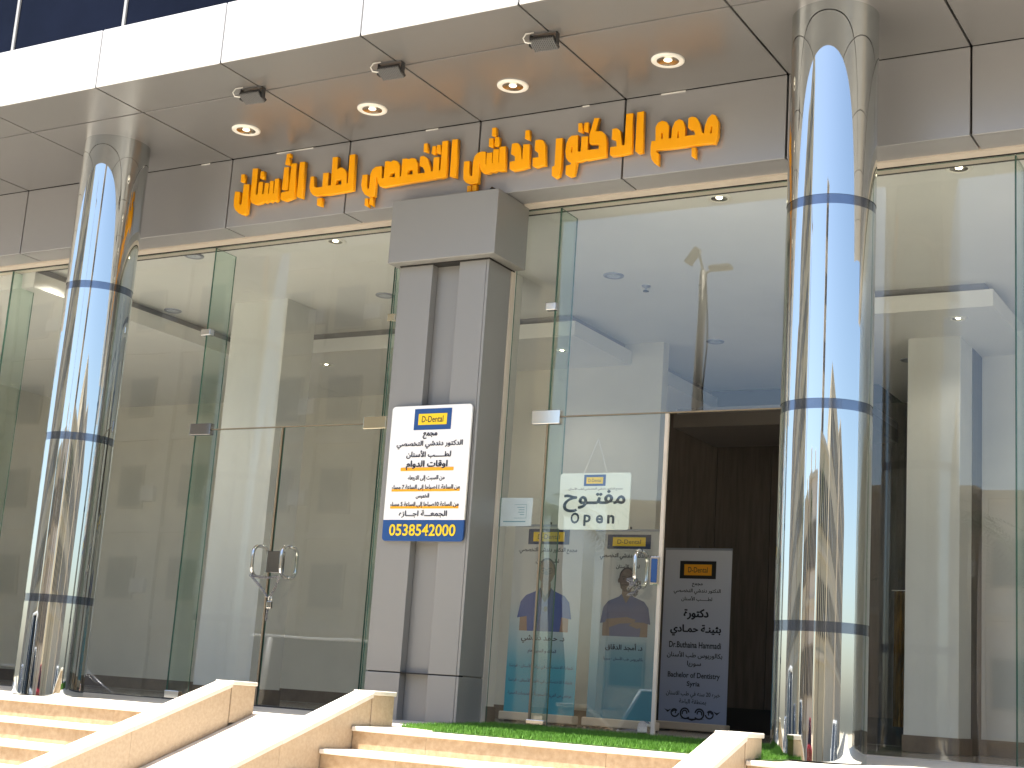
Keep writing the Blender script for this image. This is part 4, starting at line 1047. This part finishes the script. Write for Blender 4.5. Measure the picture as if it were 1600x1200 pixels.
def portrait(t, Y, cz, s, shirt, skin, glasses, beard, folded, zb=-0.385):
    """flat printed half-length picture of a man: shirt, arms, neck, head, hair"""
    k = lambda pts: [[(x * s, cz + (z if z > -0.02 else z * zb / -0.56) * s) for x, z in pts]]
    dy = [0]
    def lay(name, pts, m):
        dy[0] += 0.0005
        return outline(name, k(pts), m, t, loc=(0, Y - dy[0], 0))
    lay('print_arm', [(-0.30, -0.56), (-0.30, -0.15), (-0.21, -0.02), (-0.16, -0.56)], skin)
    lay('print_arm', [(0.30, -0.56), (0.30, -0.15), (0.21, -0.02), (0.16, -0.56)], skin)
    lay('print_shirt', [(-0.20, -0.56), (-0.215, -0.33), (-0.335, -0.36), (-0.30, -0.10), (-0.24, 0.0), (-0.10, 0.055), (-0.06, 0.09), (0.0, -0.03), (0.06, 0.09), (0.10, 0.055), (0.24, 0.0), (0.30, -0.10), (0.335, -0.36), (0.215, -0.33), (0.20, -0.56)], shirt)
    lay('print_neck', [(-0.06, 0.14), (-0.062, 0.085), (0.0, -0.035), (0.062, 0.085), (0.06, 0.14)], skin)
    if folded:
        lay('print_arm', [(-0.27, -0.36), (-0.25, -0.29), (0.02, -0.25), (0.14, -0.29), (0.12, -0.34), (-0.08, -0.36), (-0.2, -0.42)], skin)
        lay('print_arm', [(0.27, -0.40), (0.26, -0.33), (0.10, -0.33), (0.05, -0.38), (0.16, -0.43)], skin)
    else:
        lay('print_badge', ell(0.015, -0.21, 0.022, 0.045, 12), 'grey_dark')
        lay('print_collar', [(-0.075, 0.09), (-0.04, 0.05), (0.0, -0.02), (0.04, 0.05), (0.075, 0.09), (0.05, -0.02), (0.0, -0.11), (-0.05, -0.02)], 'grey_dark')
    lay('print_ear', ell(-0.107, 0.25, 0.016, 0.03, 10), skin)
    lay('print_ear', ell(0.107, 0.25, 0.016, 0.03, 10), skin)
    lay('print_hair', ell(0, 0.285, 0.106, 0.125, 28), 'hair_print')
    lay('print_face', [(x, z) for x, z in ell(0, 0.255, 0.098, 0.135, 30)], skin)
    if beard:
        lay('print_beard', [(-0.092, 0.24), (-0.07, 0.2), (-0.03, 0.205), (0.03, 0.205), (0.07, 0.2), (0.092, 0.24), (0.08, 0.16), (0.035, 0.115), (-0.035, 0.115), (-0.08, 0.16)], 'hair_print')
    lay('print_mouth', [(-0.035, 0.188), (0.0, 0.180), (0.035, 0.188), (0.0, 0.172)], 'skin_print_dark')
    lay('print_nose', [(-0.006, 0.27), (0.006, 0.27), (0.02, 0.222), (-0.02, 0.222)], 'skin_print_dark')
    for sx in (-1, 1):
        lay('print_brow', [(sx * 0.018, 0.288), (sx * 0.068, 0.292), (sx * 0.065, 0.301), (sx * 0.018, 0.297)][::sx], 'hair_print')
        lay('print_eye', ell(sx * 0.042, 0.268, 0.014, 0.008, 10), 'hair_print')
        if glasses:
            dy[0] += 0.0005
            outline('print_glasses', [[(x * s, cz + z * s) for x, z in ell(sx * 0.043, 0.267, 0.038, 0.03, 18)], [(x * s, cz + z * s) for x, z in ell(sx * 0.043, 0.267, 0.033, 0.025, 18)]], 'hair_print', t, loc=(0, Y - dy[0], 0))

def body1(logo, tx, t, Y):
    logo(1.96, 0.50, 0.165, 'navy', 'yellow')
    tx('مجمع الدكتور دندشي التخصصي', 1.81, 0.70, 0.07)
    tx('لطب الأسنان', 1.70, 0.28, 0.06)
    portrait(t, Y, 1.33, 0.98, 'scrubs_blue', 'skin_print', True, False, False)
    tx('د. حامد دندشي', 0.87, 0.52, 0.09, bold=0.02)
    tx('المالك و المدير العام', 0.74, 0.34, 0.05, 'ink_blue')
    tx('شهادة الاختصاص في زراعة الأسنان - فرنسا', 0.58, 0.76, 0.055, 'ink_blue', 0.006)
    tx('شهادة الاختصاص في تقويم الأسنان - فرنسا', 0.43, 0.76, 0.055, 'ink_blue', 0.006)
    tx('مرخص من الهيئة السعودية للتخصصات الصحية', 0.29, 0.76, 0.055, 'ink_blue', 0.006)
def body2(logo, tx, t, Y):
    logo(1.92, 0.50, 0.15, 'navy', 'yellow')
    tx('مجمع الدكتور دندشي التخصصي', 1.765, 0.66, 0.07)
    tx('لطب الأسنان', 1.66, 0.27, 0.055)
    portrait(t, Y, 1.30, 0.86, 'shirt_grey', 'skin_print_dark', False, True, True, -0.42)
    tx('د. أمجد الدقاق', 0.83, 0.42, 0.08)
    tx('بكالوريوس طب الأسنان - سوريا', 0.71, 0.45, 0.045, 'ink_blue', 0.006)
def body3(logo, tx, t, Y):
    logo(1.83, 0.45, 0.205, 'black_logo', 'amber')
    tx('مجمع', 1.655, 0.13, 0.045)
    tx('الدكتور دندشي التخصصي', 1.58, 0.58, 0.065)
    tx('لطـــــب الأسنان', 1.495, 0.38, 0.06)
    tx('دكتورة', 1.32, 0.30, 0.12, bold=0.04)
    tx('بثينـة حمـادي', 1.135, 0.62, 0.13, bold=0.04)
    tx('Dr.Buthaina Hammadi', 0.97, 0.64, 0.07, bold=0.022, ar=False)
    tx('بكالوريوس طب الأسنان', 0.855, 0.68, 0.08, bold=0.018)
    tx('سوريا', 0.755, 0.17, 0.07, bold=0.018)
    tx('Bachelor of Dentistry', 0.62, 0.64, 0.08, bold=0.022, ar=False)
    tx('Syria', 0.525, 0.16, 0.07, bold=0.022, ar=False)
    tx('خبره 20 سنه في طب الاسنان', 0.41, 0.66, 0.075, bold=0.01)
    tx('بمنطقة الباحة', 0.33, 0.33, 0.06, bold=0.01)
    def ring(cx, cz, r, wd, a0, a1, n=20, grow=0.0):
        o = [(cx + (r - grow * k / n) * math.cos(a0 + (a1 - a0) * k / n), cz + (r - grow * k / n) * math.sin(a0 + (a1 - a0) * k / n)) for k in range(n + 1)]
        i = [(cx + (r - wd - grow * k / n) * math.cos(a0 + (a1 - a0) * k / n), cz + (r - wd - grow * k / n) * math.sin(a0 + (a1 - a0) * k / n)) for k in range(n + 1)]
        return o + i[::-1]
    cz = 0.205
    for s in (-1, 1):
        m = lambda pts: [[(s * x, z) for x, z in pts]]
        for q, pts in enumerate((ring(0.085, cz, 0.075, 0.018, -2.4, 3.0, grow=0.02), ring(0.085, cz, 0.045, 0.016, -0.5, 3.6, grow=0.018),
                    ring(0.215, cz, 0.06, 0.016, -3.0, 2.6, grow=0.02), ring(0.215, cz, 0.032, 0.013, 0, 4.2, grow=0.014),
                    [(0.255, cz + 0.035), (0.30, cz + 0.02), (0.345, cz + 0.035), (0.30, cz - 0.005)], [(0.0, cz - 0.085), (0.05, cz - 0.07), (0.16, cz - 0.062), (0.06, cz - 0.055), (0.0, cz - 0.06)])):
            outline('scroll_ornament', m(pts), 'ink', t, loc=(0, Y - 0.0006 - 0.0003 * q - (0.0002 if s > 0 else 0), 0))
banner('turquoise doctor banner with a man in blue scrubs and glasses, beside the paper notice', -7.60, 4.0, 0.0, 0.84, 2.07, 'banner_aqua', body1)
banner('pale turquoise doctor banner with a bearded man with folded arms, behind the door handle', -6.67, 4.05, 0.0, 0.78, 2.03, 'banner_aqua_pale', body2)
banner('lavender white doctor banner with scroll ornament standing in the dark open doorway', -6.70, 6.0, 0.0, 0.83, 2.06, 'banner_blue', body3)
# ================================================================== ACROSS THE STREET (seen mirrored in glass and steel)
def facade_building(label, x0, x1, y, depth, h, m, cols, rows, win=(1.3, 1.5), first=1.0, ac=0.5, shop=True, parapet=0.9, name='apartment_building'):
    t = thing(name, label, 'building', 'buildings across the street', loc=((x0 + x1) / 2, y - depth / 2, GZ))
    MB().box(x0, x1, y - depth, y, GZ - 0.1, GZ + h).build('wall', m, t)
    MB().box(x0 - 0.12, x1 + 0.12, y - depth - 0.12, y + 0.12, GZ + h, GZ + h + 0.25).build('cornice', 'stucco_pale', t)
    proto = None
    dx = (x1 - x0) / cols
    dz = (h - first) / rows
    for r in range(rows):
        for c in range(cols):
            cx = x0 + dx * (c + 0.5); cz = GZ + first + dz * (r + 0.45)
            if proto is None:
                w = MB()
                w.box(cx - win[0] / 2 - 0.08, cx + win[0] / 2 + 0.08, y + 0.002, y + 0.09, cz - win[1] / 2 - 0.08, cz + win[1] / 2 + 0.08)
                fo = w.build('window', 'win_frame', t)
                pg = MB().box(cx - win[0] / 2, cx + win[0] / 2, y + 0.085, y + 0.10, cz - win[1] / 2, cz + win[1] / 2).build('pane', 'win_dark', fo, loc=wloc(fo))
                proto = (fo, pg, cx, cz)
            else:
                fo = proto[0].copy(); COL.objects.link(fo); fo.parent = t
                fo.location = proto[0].location + Vector((cx - proto[2], 0, cz - proto[3]))
                pg = proto[1].copy(); COL.objects.link(pg); pg.parent = fo
            if rng.random() < ac:
                MB().box(cx + win[0] / 2 + 0.2, cx + win[0] / 2 + 0.9, y + 0.002, y + 0.35, cz - 0.6, cz - 0.05).build('air_conditioner', 'ac_white', t)
    for k in range(cols + 1):
        xx = x0 + dx * k
        MB().box(max(x0, xx - 0.25), min(x1, xx + 0.25), y + 0.001, y + 0.18, GZ, GZ + h - 0.01).build('pilaster', m, t)
    for r in range(rows):
        MB().box(x0, x1, y + 0.003, y + 0.14, GZ + first + dz * r - 0.15, GZ + first + dz * r + 0.1).build('string_course', 'stucco_pale', t)
    return t
BY = -33.0
facade_building('tall beige apartment building across the street', -36.2, -25.7, BY, 4, 24, 'stucco', 4, 6, first=3.4)
facade_building('tall sand coloured building across the street beyond a narrow gap', -60.0, -37.4, BY, 12, 25, 'stucco_pale', 7, 6, first=3.4)
facade_building('tall tan building far along the street', -95.0, -62.0, BY + 1, 12, 21, 'stucco_brown', 9, 5, first=3.4)
facade_building('low cream house across the street', -24.2, -17.6, BY - 6, 10, 8.6, 'stucco_pale', 3, 2, first=1.2, ac=0.3, name='house')
facade_building('low tan house across the street', -17.0, -11.5, BY - 8, 10, 9.3, 'stucco_brown', 2, 2, first=1.2, ac=0.3, name='house')
facade_building('low pinkish house across the street', -11.0, -2.0, BY - 7, 10, 9.0, 'stucco_pink', 4, 2, first=1.2, ac=0.3, name='house')
facade_building('beige two storey building opposite the column', 0.5, 14.0, BY, 12, 9, 'stucco', 5, 2, first=3.2)
facade_building('pale three storey building further along the street', 15.5, 36.0, BY, 12, 12, 'stucco_pale', 7, 3, first=3.4)
facade_building('tan building at the far end of the street', 38.0, 75.0, BY + 2, 12, 13, 'stucco_brown', 9, 4, first=3.4)
facade_building('slender tan office tower standing far behind the street', 5.0, 10.5, -62.0, 6, 27, 'stucco_brown', 3, 7, first=3.4, ac=0.0, name='office_tower')
for k, (xx, zz, w) in enumerate(((-22.5, 8.85, 1.4), (-15.2, 9.55, 1.8), (-7.5, 9.25, 1.5))):
    t = MB().box(xx, xx + w, BY - 12, BY - 10.5, GZ + zz, GZ + zz + 1.3, bev=0.05).build('roof_tank', 'ac_white')
    tag(t, 'white water tank on the flat roof of the %s house' % ('cream', 'tan', 'pinkish')[k], 'water tank', 'roof water tanks')

# street lamp with two heads
lp = thing('street_lamp', 'tall two armed street lamp at the far kerb', 'street lamp', loc=(-10.63, -15.0, GZ))
LX, LY = -10.63, -15.0
MB().tube([(LX, LY, GZ), (LX, LY, GZ + 4), (LX, LY, 8.35)], [0.12, 0.10, 0.075], 14).build('pole', 'pole_paint', lp)
MB().lathe((LX, LY, GZ), [(0.24, 0), (0.24, 0.25), (0.12, 0.5)], 16).build('pole_base', 'pole_paint', lp)
for (dx, dz, tilt) in ((0.16, 0.03, 0.0), (-0.13, 0.47, 1.0)):
    MB().tube([(LX, LY, 8.3), (LX + dx * 0.5, LY, 8.3 + dz * 0.55), (LX + dx, LY, 8.33 + dz)], 0.03, 8).build('arm', 'pole_paint', lp)
    mt = Matrix.Translation((LX + dx, LY, 8.35 + dz)) @ Matrix.Rotation(-tilt * (1 if dx < 0 else 1), 4, 'Y') @ Matrix.Rotation(0 if dx > 0 else math.pi, 4, 'Z')
    MB().box(-0.02, 0.42 if dx > 0 else 0.36, -0.14, 0.14, -0.03, 0.05, mt, bev=0.02).build('lamp_head', 'pole_paint', lp)
MB().tube([(LX + 0.09, LY + 0.05, 8.1), (LX + 0.16, LY, 6.9), (LX + 0.10, LY, 6.0), (LX + 0.18, LY, 4.9), (LX + 0.11, LY, 4.0)], 0.016, 5).build('cable', 'tyre', lp)

# palms on the far pavement
def palm(label, x, y, h, n=34, L=1.9):
    t = thing('palm_tree', label, 'palm tree', 'palms across the street', loc=(x, y, GZ))
    MB().tube([(x + 0.1 * math.sin(k * 0.7), y, GZ + h * k / 8) for k in range(9)], [0.26 - 0.012 * k + (0.02 if k % 2 else 0) for k in range(9)], 10).build('trunk', 'bark', t)
    top = Vector((x + 0.1 * math.sin(5.6), y, GZ + h))
    b = MB()
    for i in range(n):
        a = i * 2.399; up = rng.uniform(-0.35, 1.0)
        l = L * rng.uniform(0.8, 1.15)
        d = Vector((math.cos(a), math.sin(a), 0))
        pts = [top + d * (l * s) * (1 - 0.25 * max(up, 0) * (1 - s)) + Vector((0, 0, l * (up * s - 0.95 * s * s))) for s in [k / 7 for k in range(8)]]
        for p, q in zip(pts, pts[1:]):
            side = d.cross(Vector((0, 0, 1)))
            for s in (-1, 1):
                for f in (0.0, 0.33, 0.66):
                    c = p.lerp(q, f)
                    tip = c + side * s * 0.34 + d * 0.16 + Vector((0, 0, -0.12))
                    b.poly([c, c + d * 0.05, tip])
    b.build('crown', 'frond', t, fixn=False)
palm('palm tree on the far pavement near the cream house', -19.2, -26.0, 6.6)
palm('palm tree on the far pavement near the pinkish house', -8.3, -26.0, 6.4)
palm('palm tree on the far pavement beyond the beige building', 3.5, -26.2, 7.0)

# cars
def car(label, x, y, rz, paint, Lc=4.6, Wc=1.85, Hc=1.75, suv=True):
    t = thing('parked_car', label, 'car', 'cars parked along the street', loc=(x, y, GZ))
    t.rotation_euler = (0, 0, rz)
    def put(b, name, m, smooth=None):
        o = b.build(name, m, None, loc=(0, 0, 0), smooth=smooth); o.parent = t; o.location = (0, 0, 0); return o
    hl = Lc / 2
    prof = [(-hl, 0.35), (-hl - 0.03, 0.62), (-hl + 0.05, 0.92), (-hl + 0.95, 1.02), (0.0, 1.04), (hl - 0.35 if suv else hl - 0.8, 1.05), (hl - 0.02, 0.98), (hl, 0.62), (hl - 0.06, 0.35)]
    b = MB()
    sec = []
    for (wx, f) in ((-1, 0.86), (-0.97, 0.95), (-0.8, 1.0), (0.8, 1.0), (0.97, 0.95), (1, 0.86)):
        sec.append([b.bm.verts.new((px * (0.985 if abs(wx) > 0.9 else 1.0), wx * Wc / 2, 0.35 + (pz - 0.35) * f)) for px, pz in prof])
    for A, B in zip(sec, sec[1:]):
        for k in range(len(prof)):
            k2 = (k + 1) % len(prof)
            b.bm.faces.new((A[k], A[k2], B[k2], B[k]))
    b.bm.faces.new(sec[0]); b.bm.faces.new(sec[-1][::-1])
    put(b, 'body', paint)
    gp = [(-hl + 1.0, 1.0), (-hl + 1.75, Hc - 0.03), (-hl + 2.3, Hc), (hl - (0.55 if suv else 1.25), Hc - 0.02), (hl - (0.12 if suv else 0.6), 1.0)]
    b = MB()
    A = [b.bm.verts.new((px, -Wc / 2 * (0.93 if pz < 1.2 else 0.74), pz)) for px, pz in gp]
    B = [b.bm.verts.new((px, Wc / 2 * (0.93 if pz < 1.2 else 0.74), pz)) for px, pz in gp]
    n = len(gp)
    for k in range(n):
        b.bm.faces.new((A[k], A[(k + 1) % n], B[(k + 1) % n], B[k]))
    b.bm.faces.new(A[::-1]); b.bm.faces.new(B)
    put(b, 'cabin_glass', 'car_glass')
    b = MB(); b.box(-hl + 1.85, hl - (0.5 if suv else 1.25), -Wc / 2 * 0.74, Wc / 2 * 0.74, Hc - 0.04, Hc + 0.03, bev=0.03); put(b, 'roof', paint)
    for s in (-1, 1):
        for (xa, xb) in ((-hl + 1.02, -hl + 1.78), (0.1, 0.02), (hl - (0.14 if suv else 0.62), hl - (0.56 if suv else 1.26))):
            b = MB(); b.tube([(xa, s * Wc / 2 * 0.935, 1.01), (xb, s * Wc / 2 * 0.75, Hc - 0.02)], 0.045, 6); put(b, 'window_pillar', paint)
        b = MB(); b.box(-hl + 0.85, -hl + 1.05, min(s * Wc / 2 * 0.95, s * Wc / 2 * 1.1), max(s * Wc / 2 * 0.95, s * Wc / 2 * 1.1), 1.03, 1.19, bev=0.03); put(b, 'wing_mirror', paint)
        b = MB(); b.box(-hl - 0.015, -hl + 0.12, s * 0.6 - 0.2, s * 0.6 + 0.2, 0.68, 0.84, bev=0.03); put(b, 'headlight', 'lens_clear')
        b = MB(); b.box(hl - 0.10, hl + 0.015, s * 0.68 - 0.14, s * 0.68 + 0.14, 0.68, 0.95, bev=0.03); put(b, 'tail_light', 'lens_red')
        for wx in (-hl + 0.85, hl - 0.85):
            b = MB(); b.lathe((0, 0, 0), [(0.20, -0.10), (0.32, -0.11), (0.345, -0.07), (0.345, 0.07), (0.32, 0.11), (0.20, 0.10)], 24)
            o = put(b, 'wheel', 'tyre'); o.rotation_euler = (math.pi / 2, 0, 0); o.location = (wx, s * (Wc / 2 - 0.10), 0.345)
            b = MB(); b.lathe((0, 0, 0), [(0.0001, -0.075), (0.06, -0.09), (0.2, -0.06), (0.205, 0.06), (0.06, 0.09), (0.0001, 0.075)], 14, smooth=False)
            r = b.build('rim', 'rim', None, loc=(0, 0, 0)); r.parent = o; r.location = (0, 0, 0)
    b = MB(); b.box(-hl - 0.02, -hl + 0.03, -0.26, 0.26, 0.42, 0.53); put(b, 'number_plate', 'white_board')
    return t
car('white off-road car parked at the kerb facing along the street', -13.6, -7.6, 0.0, 'car_white', 4.8, 1.95, 2.15)
car('silver car parked at the kerb behind the white car', -19.6, -7.7, 0.0, 'car_silver', 4.5, 1.85, 1.5, False)
car('red car parked on the far side of the street', -3.5, -22.6, math.pi, 'car_red', 4.5, 1.85, 1.5, False)
car('white car parked on the far side of the street', -12.8, -22.6, math.pi, 'car_white', 4.8, 1.95, 1.85)
car('silver car parked on the far side near the lamp post', -22.0, -22.6, math.pi, 'car_silver', 4.6, 1.9, 1.8)
car('white car parked along the near kerb further up the street', 6.5, -7.6, 0.0, 'car_white', 4.5, 1.85, 1.5, False)
